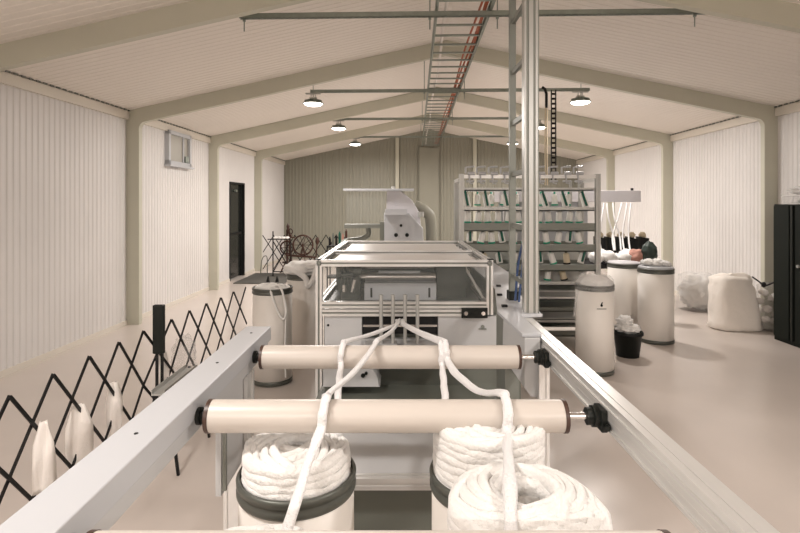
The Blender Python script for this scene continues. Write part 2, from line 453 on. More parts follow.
# right: slotted aluminium profile
m = MB(O)
m.box(.625, .675, .45, 2.9, RZ-.09, RZ-.006)
for z0, z1 in ((RZ-.012, RZ), (RZ-.034, RZ-.026), (RZ-.060, RZ-.052), (RZ-.090, RZ-.080)): m.box(.619, .681, .45, 2.9, z0, z1)
m.box(.619, .632, .45, 2.9, RZ-.052, RZ-.034)
m.box(.64, .66, .45, 2.9, RZ, RZ+.002)
m.build('right_rail', 'alu', root, bevel=.0015)
def post(x0, x1, y0, y1, z0, z1, mt='alu'):
    m = MB(O); m.box(x0+.006, x1-.006, y0+.006, y1-.006, z0, z1)
    for a, b, c, d_ in ((x0, x0+.014, y0, y0+.014), (x1-.014, x1, y0, y0+.014), (x0, x0+.014, y1-.014, y1), (x1-.014, x1, y1-.014, y1)): m.box(a, b, c, d_, z0, z1)
    m.build('leg', mt, root)
post(-.72, -.622, 2.12, 2.22, .02, RZ-.12, 'alu')
post(.60, .645, 2.24, 2.29, .02, RZ-.09)
post(-.70, -.64, .5, .56, .02, RZ-.12, 'alu'); post(.63, .675, .5, .56, .02, RZ-.09)
m = MB(O)
for x, y in ((-.67, 2.17), (.622, 2.265), (-.67, .53), (.652, .53)): m.cyl((x, y, 0), (x, y, .02), .03, 12)
m.build('foot', 'plastic', root)
m = MB(O); m.box(-.66, -.64, 1.86, 2.12, .60, RZ-.12); m.build('side_panel', 'white2', root)
m = MB(O); m.bar((-.628, 1.865, .62), (-.628, 1.865, RZ-.12), .012); m.build('panel_edge', 'rail', root)

def roller(y, lab, dz=0):
    c = (-.04, y, 1.0)
    t = thing('roller', lab, 'roller', (-.04, y, 1.0+dz), 0, 'cream rollers across the feed frame')
    m = MB(c); m.cyl((-.575, y, 1.0), (.495, y, 1.0), .048, 40); m.build('tube', 'roller', t, bevel=.002)
    for s, x0, x1 in ((-1, -.585, -.573), (1, .493, .505)):
        m = MB(c); m.cyl((x0, y, 1.0), (x1, y, 1.0), .0495, 40); m.build('end_ring', 'brown', t)
        a, b = sorted((x1 if s > 0 else x0, .62*s if s > 0 else -.617))
        m = MB(c); m.cyl((a, y, 1.0), (b, y, 1.0), .0105, 16); m.build('axle', 'steel', t)
    m = MB(c); m.cyl((.568, y, 1.0), (.585, y, 1.0), .026, 20); m.cyl((.585, y, 1.0), (.601, y, 1.0), .034, 8); m.box(.600, .619, y-.04, y+.028, .965, 1.03)
    m.cyl((.612, y-.055, .985), (.619, y-.04, .985), .009, 8); m.build('bearing_knob', 'plastic', t, bevel=.003)
    m = MB(c); m.cyl((-.617, y, 1.0), (-.605, y, 1.0), .026, 16); m.cyl((-.606, y, 1.0), (-.588, y, 1.0), .018, 12); m.build('bearing', 'plastic', t, bevel=.002)
    return t
roller(.965, 'nearest cream roller, only its top edge in view at the bottom', -.014)
roller(1.587, 'large cream roller in the middle of the feed frame')
roller(2.195, 'farther cream roller, closest to the white machine')

# ------------------------------------------------------------------ sliver cans
def can_parts(t, r, h, body=True, band='band'):
    m = MB(); m.lathe([(r-.006, .03), (r, .03), (r, h-.02), (r-.006, h-.02), (r-.006, .035)], n=64, close=True); m.lathe([(0, .04), (r-.004, .04)], n=64)
    m.build('can_body', 'can', t)
    m = MB(); m.lathe([(r-.004, h-.054), (r+.003, h-.054), (r+.006, h-.048), (r+.006, h-.034), (r+.001, h-.030), (r+.001, h-.024), (r+.006, h-.020), (r+.007, h-.006), (r+.004, h), (r-.004, h)], n=64, close=True)
    m.build('rim_band', band, t)
    m = MB(); m.lathe([(0, .0), (r-.01, .0), (r+.003, .006), (r+.005, .03), (r+.002, .045), (r-.008, .045), (r-.008, .03), (0, .03)], n=64); m.build('base_ring', band, t)
def coil(m, c, R, hole, z0, z1, rope, loops_rev, seed, dome=0.02, seg=36):
    rn = random.Random(seed)
    rl = (R-rope + hole+rope)/2; e = (R-rope - hole-rope)/2
    revs = max(2, (z1-z0)/(rope*1.15)); N = int(revs*loops_rev)
    pts = []
    for i in range(N*seg):
        u = i/seg; th = 2*PI*u; ph = 2*PI*u/loops_rev
        f = u/N; z = z0 + (z1-z0)*f
        jr = 1 + .035*noise.noise(Vector((u*1.3, seed, 0)))
        x = e*math.cos(ph) + rl*jr*math.cos(th); y = e*math.sin(ph) + rl*jr*math.sin(th)
        d = math.hypot(x, y)/R
        z += dome*(1-d*d)*f + .012*noise.noise(Vector((x*12, y*12, u*.5+seed))) + .004*math.sin(th*2+u)
        pts.append((c[0]+x, c[1]+y, c[2]+z))
    m.tube(pts, lambda t: rope*(1+.14*noise.noise(Vector((t*N*9, seed, 2)))), 7, flat=.72)
def heap(label, loc, R, hole, z0, z1, seed, dome=.02, rope=.019, group='coils of white sliver in the cans'):
    m = MB(); coil(m, (0, 0, 0), R, hole, z0, z1, rope, 13.37, seed, dome)
    # soft core that carries the rope
    m.lathe([(hole+.005, z0-.05), (R-.03, z0-.05), (R-.022, z1-.02), ((R+hole)/2, z1-.004+dome*.4), (hole+.012, z1-.02), (hole+.005, z0-.05)], n=40)
    m.lathe([(0, z1-.07), (hole+.02, z1-.065)], n=30)
    o = m.build('sliver_coil', 'wool', loc=loc); return tag(o, label, 'wool sliver', group)

def can(label, x, y, r, h, group='tall sliver cans'):
    t = thing('sliver_can', label, 'can', (x, y, 0), 0, group); can_parts(t, r, h); return t
can('cream sliver can under the middle roller at left, coil high above its dark rim', -.32, 1.62, .176, .82, 'sliver cans under the feed frame')
can('cream sliver can under the middle roller at right, half behind the big front coil', .275, 1.62, .176, .82, 'sliver cans under the feed frame')
can('cream sliver can at the bottom left, nearly out of the picture', -.335, 1.20, .18, .70, 'sliver cans under the feed frame')
can('cream sliver can at the bottom right, hidden below its big coil', .30, 1.205, .18, .78, 'sliver cans under the feed frame')
heap('white wool coil with small centre hole in the left can under the middle roller', (-.32, 1.62, 0), .172, .02, .80, .885, 1)
heap('tall stacked white wool coil behind the big front coil at right', (.275, 1.62, 0), .178, .03, .80, .965, 2, rope=.018)
heap('low white wool coil at the bottom left edge', (-.335, 1.20, 0), .165, .03, .68, .80, 3)
heap('largest white wool coil with a deep brown-shaded hole, bottom right', (.30, 1.225, 0), .195, .048, .77, .930, 4, dome=.045, rope=.021)

# slivers (strands) over the rollers
def smooth_path(P, n=10):
    P = [Vector(p) for p in P]; out = []
    for i in range(len(P)-1):
        p0 = P[max(i-1, 0)]; p1 = P[i]; p2 = P[i+1]; p3 = P[min(i+2, len(P)-1)]
        for k in range(n):
            t = k/n
            out.append(.5*((2*p1) + (p2-p0)*t + (2*p0-5*p1+4*p2-p3)*t*t + (3*p1-p0-3*p2+p3)*t**3))
    out.append(P[-1]); return out
def strand(lab, P, r=.0135, seed=0):
    pts = smooth_path(P, 12)
    pts = [p + Vector((.004*noise.noise(Vector((i*.13, seed, 0))), 0, .002*noise.noise(Vector((i*.17, seed, 5))))) for i, p in enumerate(pts)]
    c = pts[len(pts)//2]
    m = MB(c); m.tube(pts, lambda t: r*(1+.22*noise.noise(Vector((t*16, seed, 1)))+.08*noise.noise(Vector((t*60, seed, 1)))), 12, flat=.62)
    o = m.build('wool_sliver', 'sliver', loc=c); return tag(o, lab, 'wool sliver', 'wool slivers running over the rollers')
RT = 1.063; y1, y2 = 1.587, 2.195
def over(x, y, back=True):   # around a roller: top to front
    return [(x, y+.02, RT-.003), (x, y-.02, RT-.003), (x-.0, y-.050, RT-.028), (x, y-.066, RT-.07)]
FE = 3.42; FZ = .862
strand('wool sliver from the bottom left can over both rollers', [(-.285, 1.19, .80), (-.272, 1.27, .86), (-.255, 1.42, .93), (-.232, y1-.07, .985), (-.228, y1-.058, 1.03), (-.222, y1-.02, RT), (-.215, y1+.02, RT+.001), (-.155, 1.9, RT-.016), (-.103, y2-.02, RT), (-.10, y2+.03, RT-.002), (-.055, 2.7, .975), (-.018, FE-.15, .885), (-.010, FE, FZ), (-.008, FE+.12, FZ-.01)], .0150, 1)
strand('wool sliver hanging down at left between the two rollers', [(-.20, 1.70, .89), (-.215, 1.80, .93), (-.235, 2.0, .955), (-.243, y2-.068, .985), (-.243, y2-.058, 1.03), (-.237, y2-.015, RT), (-.225, y2+.03, RT-.003), (-.13, 2.7, .975), (-.03, FE-.15, .885), (-.02, FE, FZ), (-.02, FE+.12, FZ-.01)], .0125, 2)
strand('wool sliver hanging straight down at right between the two rollers', [(.15, 1.72, .955), (.16, 1.82, .955), (.168, 2.0, .96), (.172, y2-.068, .985), (.172, y2-.058, 1.03), (.170, y2-.015, RT), (.160, y2+.03, RT-.003), (.10, 2.7, .975), (.02, FE-.15, .885), (.012, FE, FZ), (.012, FE+.12, FZ-.01)], .0130, 3)
strand('wool sliver from the big front coil over both rollers', [(.225, 1.06, .955), (.243, 1.14, .985), (.262, 1.25, 1.0), (.295, 1.42, .985), (.313, y1-.068, .985), (.318, y1-.058, 1.03), (.318, y1-.02, RT), (.312, y1+.02, RT), (.27, 1.80, 1.0), (.22, 2.02, .985), (.195, y2-.066, 1.005), (.190, y2-.052, 1.04), (.186, y2-.015, RT), (.178, y2+.03, RT-.002), (.11, 2.7, .975), (.03, FE-.15, .885), (.018, FE, FZ), (.016, FE+.12, FZ-.01)], .0150, 4)

# ------------------------------------------------------------------ the white machine with its guard box
GX0, GX1, GY0, GY1, GZ0, GZ1 = -.585, .645, 3.60, 5.46, .92, 1.255
mc = thing('drawing_machine', 'white wool drawing machine with an aluminium framed clear guard box on top', 'machine', (0, 4.5, 0))
O = (0, 4.5, 0)
P = .045
CORE = MB((0, 4.5, 0))
def prof(m, x0, x1, y0, y1, z0, z1, core=None):
    """slotted square profile between two corners"""
    g = .007; L = [x1-x0, y1-y0, z1-z0]; ax = L.index(max(L))
    lo = [x0, y0, z0]; hi = [x1, y1, z1]
    l2 = [v + (0 if i == ax else g) for i, v in enumerate(lo)]; h2 = [v - (0 if i == ax else g) for i, v in enumerate(hi)]
    (core or m).box(l2[0], h2[0], l2[1], h2[1], l2[2], h2[2])
    oth = [i for i in range(3) if i != ax]
    for a in (0, 1):
        for b in (0, 1):
            l3 = lo[:]; h3 = hi[:]
            for i, s in zip(oth, (a, b)):
                w = (hi[i]-lo[i])*.36
                if s == 0: h3[i] = lo[i]+w
                else: l3[i] = hi[i]-w
            m.box(l3[0], h3[0], l3[1], h3[1], l3[2], h3[2])
m = MB(O)
for x in (GX0, GX1-P):
    prof(m, x, x+P, GY0, GY0+P, .05 if x < 0 else .875, GZ1-P, core=CORE); prof(m, x, x+P, GY1-P, GY1, .05, GZ1-P, core=CORE)
    prof(m, x, x+P, GY0, GY1, GZ1-P, GZ1, core=CORE)
    prof(m, x, x+P, GY0+P, GY1-P, GZ0-.0, GZ0+P, core=CORE)
for y in (GY0, GY1-P):
    prof(m, GX0+P, GX1-P, y, y+P, GZ1-P, GZ1, core=CORE); prof(m, GX0+P, GX1-P, y, y+P, GZ0, GZ0+P, core=CORE)
prof(m, GX0+P, GX1-P, 4.30, 4.36, GZ1-.03, GZ1, core=CORE)
prof(m, GX0+P, GX1-P, GY0, GY0+P, GZ0-.055, GZ0-.008, core=CORE)
frm = m.build('guard_frame', 'alu', mc); CORE.build('frame_slots', 'rail', frm)  # slot cores coloured darker, shade of the recesses painted in
m = MB(O)
for x in (GX0-.002, GX1-P+.01): m.box(x, x+P-.006, GY0-.002, GY0+P, GZ1, GZ1+.006)
m.build('end_cap', 'plastic', frm)
for (a, b) in ((GY0+P+.03, 4.28), (4.38, GY1-P-.02)):
    m = MB(O); m.box(GX0+P+.05, GX1-P-.05, a+.03, b-.03, GZ1-.030, GZ1-.024); m.build('top_panel', 'pale', mc)
m = MB(O); m.box(GX0+P, GX1-P, GY0+.02, GY0+.025, GZ0+P, GZ1-P); m.build('clear_front_panel', 'glass', mc)
for x in (GX0+.02, GX1-.025):
    m = MB(O); m.box(x, x+.005, GY0+P, GY1-P, GZ0+P, GZ1-P); m.build('clear_side_panel', 'glass', mc)
m = MB(O); m.box(GX0+P, GX1-P, GY1-.03, GY1-.02, GZ0+P, GZ1-P); m.build('back_panel', 'inner', mc)
m = MB(O); m.box(.425, .605, GY0-.012, GY0+.0, .855, .925); br = m.build('hinge_plate', 'plastic', mc)
m = MB(O)
for x in (.455, .575): m.cyl((x, GY0-.018, .888), (x, GY0-.010, .888), .014, 14)
m.build('hinge_screw', 'steel', br)
# cabinet below the box
m = MB(O); m.box(GX0+P, GX1+.01, GY0+.10, GY1-.02, .30, .86); m.box(GX0+P, GX1+.01, GY0+.07, GY1-.02, .10, .56); m.build('body_case', 'dgreen', mc)
m = MB(O); m.box(GX0+P, GX1-P, 3.75, GY1-P, .86, .93); m.build('deck', 'inner', mc)
m = MB(O); m.box(GX0+P+.014, -.265, GY0+.02, GY0+.07, .46, .862); dd = m.build('left_cover', 'white2', mc, bevel=.003)
m = MB(O); m.cyl((-.50, GY0+.012, .80), (-.50, GY0+.022, .80), .008, 12); m.build('lock', 'black', dd)
m = MB(O); m.box(.265, .69, GY0+.02, GY0+.07, .58, .862); dd = m.build('right_cover', 'white2', mc, bevel=.003)
m = MB(O); m.cyl((.575, GY0+.010, .79), (.575, GY0+.022, .79), .012, 14); m.bar((.545, GY0+.012, .775), (.6, GY0+.012, .775), .008); m.build('lock', 'rail', dd)
m = MB(O); m.box(-.265, .265, GY0+.03, GY0+.07, .58, .70); m.build('centre_cover', 'white2', mc)
m = MB(O)
m.box(-.26, .26, GY0+.04, GY0+.09, .735, .86)
m.build('feed_slot', 'black', mc)  # solid black block, its colour stands for the dark of the opening
m = MB(O); m.box(-.26, .26, GY0+.03, GY0+.042, .785, .80); m.build('slot_bar', 'steel', mc)
# trumpet housing below the feed slot
m = MB(O); m.box(-.32, .33, 3.47, 3.63, .56, .645); m.box(-.24, -.02, 3.42, 3.60, .645, .70); m.box(.03, .30, 3.42, 3.60, .63, .70); m.build('feed_block', 'white2', mc, bevel=.004)
for x in (-.128, -.048, .034, .118):
    m = MB(O); m.cyl((x, 3.52, .70), (x, 3.52, 1.03), .0125, 14); m.build('guide_rod', 'alu2', mc)
# gear inside the guard box
m = MB(O); m.cyl((-.30, 3.95, 1.09), (.27, 3.95, 1.09), .032, 24); m.cyl((-.28, 4.15, 1.14), (.30, 4.15, 1.14), .03, 24); m.build('drafting_roller', 'steel', mc)
m = MB(O); m.cyl((-.16, 3.88, 1.135), (.15, 3.88, 1.135), .010, 16); m.build('bright_bar', 'white', mc)
m = MB(O); m.box(-.265, .27, 3.86, 4.02, .93, 1.055); gg = m.build('inner_cover', 'white', mc, bevel=.003)
m = MB(O); m.box(-.22, -.205, 3.855, 3.862, .95, 1.02); m.box(.21, .225, 3.855, 3.862, .95, 1.02); m.build('slot_mark', 'black', gg)
m = MB(O); m.cyl((-.46, 3.82, 1.13), (-.43, 3.82, 1.13), .04, 20); m.box(-.44, -.30, 3.88, 4.05, .93, 1.16); m.cyl((-.44, 3.84, 1.12), (-.30, 3.84, 1.12), .02); m.cyl((-.36, 3.86, 1.05), (-.36, 3.86, 1.20), .018); m.cyl((-.41, 3.86, 1.0), (-.41, 3.86, 1.18), .014)
m.cyl((-.34, 3.80, 1.15), (-.28, 3.80, 1.15), .03, 16); m.build('gear_head', 'inner', mc)
m = MB(O); m.cyl((-.41, 3.81, 1.0), (-.41, 3.81, 1.05), .012, 12); m.cyl((-.35, 3.80, 1.0), (-.33, 3.80, 1.09), .012, 12); m.build('gear_shaft', 'steel', mc)
m = MB(O); m.box(.28, .50, 3.95, 4.3, .93, 1.19); m.build('motor_case', 'inner', mc)
m = MB(O); m.box(GX0+P, GX1-P, 4.4, 4.6, .93, 1.10); m.build('rear_housing', 'inner', mc)
m = MB(O); m.bar((.50, 4.5, 1.20), (.59, 3.68, .97), .02, .01); m.build('diagonal_stay', 'alu', mc)
# rounded coiler cover + bed
m = MB(O)
pr = [(-.52, .49)]
for k in range(9):
    a = PI/2*k/8; pr.append((-.27+.14*math.sin(a)-.0, .32+.24*math.cos(a)))
pr += [(-.13, .49-.17-.03)]
outl = [(-.50, .46), (-.50, .56)] + [(-.27+.13*math.sin(PI/2*k/8), .46-.0+.10*math.cos(PI/2*k/8)) for k in range(9)]
outl = [(-.50, .455), (-.50, .60)] + [(-.26+.12*math.sin(PI/2*k/8), .47+.13*math.cos(PI/2*k/8)) for k in range(9)] + [(-.13, .455)]
vs = [(x, 3.38, z) for x, z in outl] + [(x, 3.60, z) for x, z in outl]; n = len(outl)
m.add(vs, [tuple(range(n)), tuple(range(2*n-1, n-1, -1))] + [(i, (i+1) % n, n+(i+1) % n, n+i) for i in range(n)])
m.build('coiler_cover', 'white2', mc)
m = MB(O); m.cyl((-.24, 3.37, .53), (-.24, 3.385, .53), .014, 14); m.cyl((-.22, 3.37, .545), (-.22, 3.38, .545), .01, 14); m.build('adjusting_screw', 'plastic', mc)
m = MB(O); m.box(-.56, .54, 2.32, 2.92, .40, .44); m.build('lower_bed', 'white2', mc)
m = MB(O); prof(m, -.56, .57, 2.27, 2.32, .395, .445); m.build('bed_edge_profile', 'alu', mc)
m = MB(O); m.box(-.54, .53, 2.34, 3.6, .02, .39); m.build('under_bed_shade', 'dgreen', mc)  # solid dark block painted in for the shadow under the bed
m = MB(O); m.box(-.57, .62, 3.66, 5.4, 0, .11); m.build('machine_plinth', 'rail', mc)
# right arm with its bent front block
m = MB(O)
tp = [(.535, 2.28), (.622, 2.28), (.622, 2.66), (.735, 2.68), (.76, 3.60), (.90, 3.62), (.90, 5.3), (.648, 5.3), (.648, 3.55), (.515, 2.75)]
m.add([(x, y, 1.062) for x, y in tp] + [(x, y, 1.078) for x, y in tp], [tuple(range(10))[::-1], tuple(range(10, 20))] + [(i, (i+1) % 10, 10+(i+1) % 10, 10+i) for i in range(10)])
m.build('side_table', 'white', mc, bevel=.003)
m = MB(O)
# front block, chamfered towards its lower left
v = [(.545, 2.275, 1.06), (.615, 2.275, 1.06), (.615, 2.275, .80), (.575, 2.275, .80), (.545, 2.275, .84),
     (.52, 2.62, 1.06), (.615, 2.62, 1.06), (.615, 2.62, .80), (.575, 2.62, .80), (.515, 2.62, .88)]
m.add(v, [(0,1,2,3,4), (9,8,7,6,5), (0,5,6,1), (1,6,7,2), (2,7,8,3), (3,8,9,4), (4,9,5,0)])
m.build('front_block', 'white2', mc, bevel=.003)
m = MB(O); m.box(.53, .60, 2.62, 2.86, .40, 1.055); m.build('side_wall', 'rail', mc)
m = MB(O); m.box(.66, .86, 3.70, 5.2, .12, 1.055); m.build('side_case', 'dgreen', mc)
m = MB(O)
for x, y in ((.66, 3.55), (.60, 3.2), (.56, 2.85)): m = MB(O); m.box(x, x+.03, y, y+.025, 1.078, 1.09); m.build('table_fitting', 'black', mc)

# vertical cable ladder on the side table
t = thing('vertical_cable_ladder', 'tall upright aluminium cable ladder rising from the side table through the ceiling view', 'cable tray', (.68, 2.9, 1.078))
O2 = (.68, 2.9, 1.078); top = 3.60
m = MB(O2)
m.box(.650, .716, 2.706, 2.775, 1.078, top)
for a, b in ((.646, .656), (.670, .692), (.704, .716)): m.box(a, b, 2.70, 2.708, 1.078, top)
m.build('side_rail', mat('darker_aluminium', (.46, .46, .44), .35, metal=.7), t)  # near rail in a darker, more metallic tone
m = MB(O2); m.box(.6925, .7035, 2.7035, 2.7062, 1.078, top); m.box(.6565, .6695, 2.7035, 2.7062, 1.078, top); m.build('rail_groove', 'rail', t)
m = MB(O2); m.box(.7162, .722, 2.70, 2.76, 1.078, top); m.build('side_lip', 'rail', t)
m = MB(O2); m.box(.648, .685, 3.07, 3.10, 1.078, top); m.build('side_rail', 'rail', t)
z = 1.207
i = 0
while z < top:
    m = MB(O2); m.box(.660, .680, 2.775, 3.07, z, z+.026); m.build('rung', 'rail', t); z += .30 if i != 1 else .30; i += 1
m = MB(O2); m.box(.64, .70, 3.05, 3.12, 1.078, 1.13); m.build('foot_bracket', 'plastic', t)
pts = smooth_path([(.675, 2.95, 1.09), (.68, 2.93, 1.2), (.685, 2.90, 1.32), (.68, 2.88, 1.42), (.67, 2.95, 1.30), (.665, 2.98, 1.15), (.66, 2.98, 1.09)])
m = MB((.675, 2.95, 1.09)); m.tube(pts, .007, 8); tag(m.build('hose', 'blue', loc=(.675, 2.95, 1.09)), 'thin dark blue hose looping between the rails of the upright cable ladder', 'hose')

# ------------------------------------------------------------------ rear machine head
def prism(m, outline, y0, y1):
    n = len(outline)
    m.add([(x, y0, z) for x, z in outline] + [(x, y1, z) for x, z in outline], [tuple(range(n)), tuple(range(2*n-1, n-1, -1))] + [(i, (i+1) % n, n+(i+1) % n, n+i) for i in range(n)])
    return m
D = 8.0; k = D/F
def px(x, d): return (x-400)*d/F
def pz(y, d): return 1.65-(y-203)*d/F
t = thing('carding_machine', 'white carding machine head with slanted hood, behind the guard box', 'machine', (0, 8.3, 0))
O = (0, 8.3, 0)
ol = [(px(384, D), pz(250, D)), (px(384, D), pz(213, D)), (px(409, D), pz(213, D)), (px(423, D), pz(228, D)), (px(424, D), pz(250, D))]
m = MB(O); prism(m, ol, 8.0, 8.9); m.build('head_case', 'white', t, bevel=.01)
m = MB(O); m.box(px(384, D), px(424, D), 8.0, 8.9, 0, pz(250, D)); m.box(px(340, D), px(384, D), 8.2, 8.9, 0, .75); m.build('lower_case', 'white2', t)
ol = [(px(386, 8.1), pz(214, 8.1)), (px(387, 8.1), pz(191, 8.1)), (px(393, 8.1), pz(188, 8.1)), (px(401, 8.1), pz(191, 8.1)), (px(412, 8.1), pz(200, 8.1)), (px(420, 8.1), pz(214, 8.1)), (px(421, 8.1), pz(226, 8.1))]
m = MB(O); prism(m, ol, 8.10, 8.8); m.build('slanted_hood', 'purple', t, bevel=.01)
m = MB(O); m.box(px(385, D), px(407, D), 7.93, 8.0, pz(215, D), pz(209, D)); m.build('bright_ledge', 'white', t)
m = MB(O)
for x, y, r in ((396, 235, .03), (407, 235, .03), (401, 225.5, .022)): m.cyl((px(x, D), 7.985, pz(y, D)), (px(x, D), 8.0, pz(y, D)), r, 16)
m.build('hand_knob', 'plastic', t)
m = MB(O); m.box(px(343, D), px(414, D), 8.02, 8.5, pz(190.5, D), pz(188.5, D)); m.build('top_arm', 'white', t)
m = MB(O); m.box(px(346, D), px(385, D), 8.05, 8.06, pz(222, D), pz(190.5, D)); m.build('clear_side_sheet', 'glass', t)
m = MB(O); m.cyl((px(393, D), 8.2, pz(189, D)), (px(393, D), 8.2, pz(186, D)), .03, 12); m.build('cap', 'alu2', t)
m = MB(O); m.cyl((px(421, D), 8.1, pz(212, D)), (px(421, D), 8.1, pz(217, D)), .05, 14); m.build('cap', 'alu2', t)
m = MB(O); m.box(px(380, D), px(384, D), 8.0, 8.2, pz(250, D), pz(222, D)); m.build('control_strip', 'dgreen', t)
m = MB(O); m.box(px(345, 8.2), px(382, 8.2), 8.1, 8.3, pz(228, 8.2), pz(224, 8.2)); m.tube(smooth_path([(px(368, 8.2), 8.2, pz(228, 8.2)), (px(368, 8.2), 8.2, pz(235, 8.2)), (px(360, 8.2), 8.2, pz(239, 8.2)), (px(346, 8.2), 8.2, pz(241, 8.2)), (px(342, 8.2), 8.2, pz(244, 8.2))]), .04, 12); m.build('suction_duct', 'rail', t)
pts = [(px(424, 8.6), 8.7, pz(y_, 8.6)) for y_ in (250, 235)]
m = MB(O); m.tube(smooth_path([(px(431, 8.6), 8.6, .3), (px(431, 8.6), 8.6, pz(225, 8.6)), (px(426, 8.6), 8.6, pz(212, 8.6)), (px(414, 8.6), 8.6, pz(205, 8.6))]), .09, 16); m.build('exhaust_duct', 'backwall', t)
# dark bench things left of it
t = thing('tool_trolley', 'small dark trolley with tools standing up, behind the guard box at left', 'trolley', (px(338, 9.5), 9.5, 0))
cx_ = px(338, 9.5)
m = MB(); m.box(-.18, .18, -.2, .2, .86, .88); m.box(-.18, .18, -.2, .2, .3, .32)
for a in (-.17, .17):
    for b in (-.19, .19): m.bar((a, b, 0), (a, b, .88), .02)
m.build('trolley_frame', 'black', t)
for i, (x, h, cm) in enumerate(((-.15, .12, 'black'), (-.09, .2, 'dgreen'), (-.03, .15, 'black'), (.03, .22, 'green'), (.09, .18, 'pink'), (.15, .26, 'wood'))):
    m = MB((cx_+x, 9.5, .88)); m.cyl((cx_+x, 9.5, .88), (cx_+x, 9.5, .88+h), .022, 12); m.cyl((cx_+x, 9.5, .88+h), (cx_+x, 9.5, .88+h+.03), .012, 10)
    tag(m.build('tool', cm, loc=(cx_+x, 9.5, .88)), ['short black tool at the left end of the trolley', 'dark green tall tool second on the trolley', 'short black tool third on the trolley', 'green tall tool fourth on the trolley', 'reddish tool on the trolley', 'tallest brown tool at the right end of the trolley'][i], 'tool', 'tools standing on the trolley')

# ------------------------------------------------------------------ bobbin creel
CX0, CX1, CY0, CY1 = px(459, 6), px(600, 6), 6.0, 6.55
t = thing('bobbin_creel', 'tall grey bobbin creel rack with shelves of white and green bobbins', 'rack', ((CX0+CX1)/2, 6.27, 0))
O = ((CX0+CX1)/2, 6.27, 0)
for x in (CX0, CX1-.055):
    for y in (CY0, CY1):
        m = MB(O); prof(m, x, x+.055, y-.025, y+.025, 0, 1.985 if y == CY0 else 1.93); m.build('upright', 'alu2', t)
for x in (CX0+.10, CX1-.18):
    m = MB(O); prof(m, x, x+.03, CY1-.03, CY1+.0, 1.37, 1.93); m.build('upright', 'alu2', t)
m = MB(O); prof(m, CX0+.055, CX1-.055, CY0-.02, CY0+.02, 1.935, 1.975); prof(m, CX0, CX0+.04, CY0, CY1, 1.90, 1.94); prof(m, CX1-.04, CX1, CY0, CY1, 1.90, 1.94); m.build('top_frame', 'alu', t)
for z, h, y, mt in ((1.81, .035, CY0+.03, 'alu2'), (1.58, .045, CY0+.03, 'alu2'), (1.37, .095, CY0-.01, 'rail'), (1.13, .085, CY0-.01, 'rail'), (.90, .075, CY0-.01, 'rail'), (.72, .05, CY0, 'alu2'), (.55, .03, CY0, 'alu'), (.42, .05, CY0, 'rail'), (.28, .04, CY0, 'alu2'), (.14, .06, CY0, 'rail')):
    m = MB(O); m.box(CX0+.055, CX1-.055, y, y+.04, z-h/2, z+h/2); m.box(CX0+.055, CX1-.055, y, y+.10, z-h/2, z-h/2+.012)
    m.box(CX0+.055, CX1-.055, CY1-.02, CY1+.02, z-h/2, z+h/2)
    m.build('shelf_rail', mt, t)
m = MB(O)
for z in (.90, .63, .42, .2): m.box(CX0+.05, CX1-.05, CY0+.12, CY1-.03, z-.01, z)
m.build('shelf_tray', 'rail', t)
m = MB(O); m.box(CX0+.06, CX1-.06, CY1-.01, CY1+.0, .2, 1.1); m.build('back_sheet', 'alu2', t)
# guide hooks on the top
xs = [px(x, 6) for x in (470, 481, 493, 505, 540, 553, 566, 578)]
for i, x in enumerate(xs):
    m = MB(O); m.tube([(x-.05, CY0, 1.99), (x-.05, CY0, 2.06), (x-.02, CY0, 2.065), (x+.05, CY0-.02, 2.07)], .011, 8); m.cyl((x-.03, CY0-.03, 1.99), (x+.05, CY0-.03, 1.99), .02, 10); m.cyl((x-.045, CY0-.03, 1.90), (x+.045, CY0-.03, 1.90), .014, 10); m.tube([(x-.01, CY0-.03, 1.97), (x-.01, CY0-.04, 1.88), (x+.03, CY0-.05, 1.87)], .009, 8)
    m.build('guide_hook', 'white', t)
def bobbin(name, loc, tilt, white='bobbin', tall=.14, col='green', label='', group='', long=False):
    b = thing(name, label, 'bobbin', loc, 0, group); b.rotation_euler = (0, tilt, 0)
    m = MB(); m.lathe([(0, 0), (.036, 0), (.038, .01), (.034, tall*.85), (.022, tall), (0, tall)], n=16); m.build('yarn', white, b)
    m = MB()
    if long: m.cyl((0, -.045, .02), (0, -.045, .20), .014, 10)
    else: m.lathe([(.0, -.012), (.042, -.012), (.042, .006), (.012, .006), (.012, tall+.03), (0, tall+.03)], n=16)
    m.build('clip' if long else 'tube_end', col, b)
    return b
rows = [  # z of base, names, tilt, long
    (1.605, 'first row from the top', True), (1.425, 'second row from the top', False), (1.18, 'third row from the top', False), (.945, 'fourth row from the top', False), (.73, 'lowest row', False)]
protos = {}
def put(key, make, loc, tilt, label, group):
    if key not in protos: protos[key] = make(); o = protos[key]
    else: o = copy_tree(protos[key])
    o.location = loc; o.rotation_euler = (0, tilt, 0); o['label'] = label; o['group'] = group
    return o
OR = ['first','second','third','fourth','fifth','sixth','seventh','eighth','ninth','tenth','eleventh','twelfth']
xs1 = [469+20*i for i in range(7)]
for i, x in enumerate(xs1):
    put('long', lambda: bobbin('bobbin', (0, 0, 0), 0, 'bobbin', .17, 'green', long=True), (px(x, 6), CY0+.10, 1.60), -.20 if x < 540 else -.32, 'white bobbin with tilted dark green tube, %s from left in creel top row' % OR[i], 'top row bobbins')
for i in range(12):
    put('wh', lambda: bobbin('bobbin', (0, 0, 0), 0, 'bobbin', .13, 'green2'), (px(468+10.2*i, 6.1), CY0+.13, 1.428), .12*math.sin(i*2.1), 'upright white bobbin with green end, %s from left in creel second row' % OR[i], 'second row bobbins')
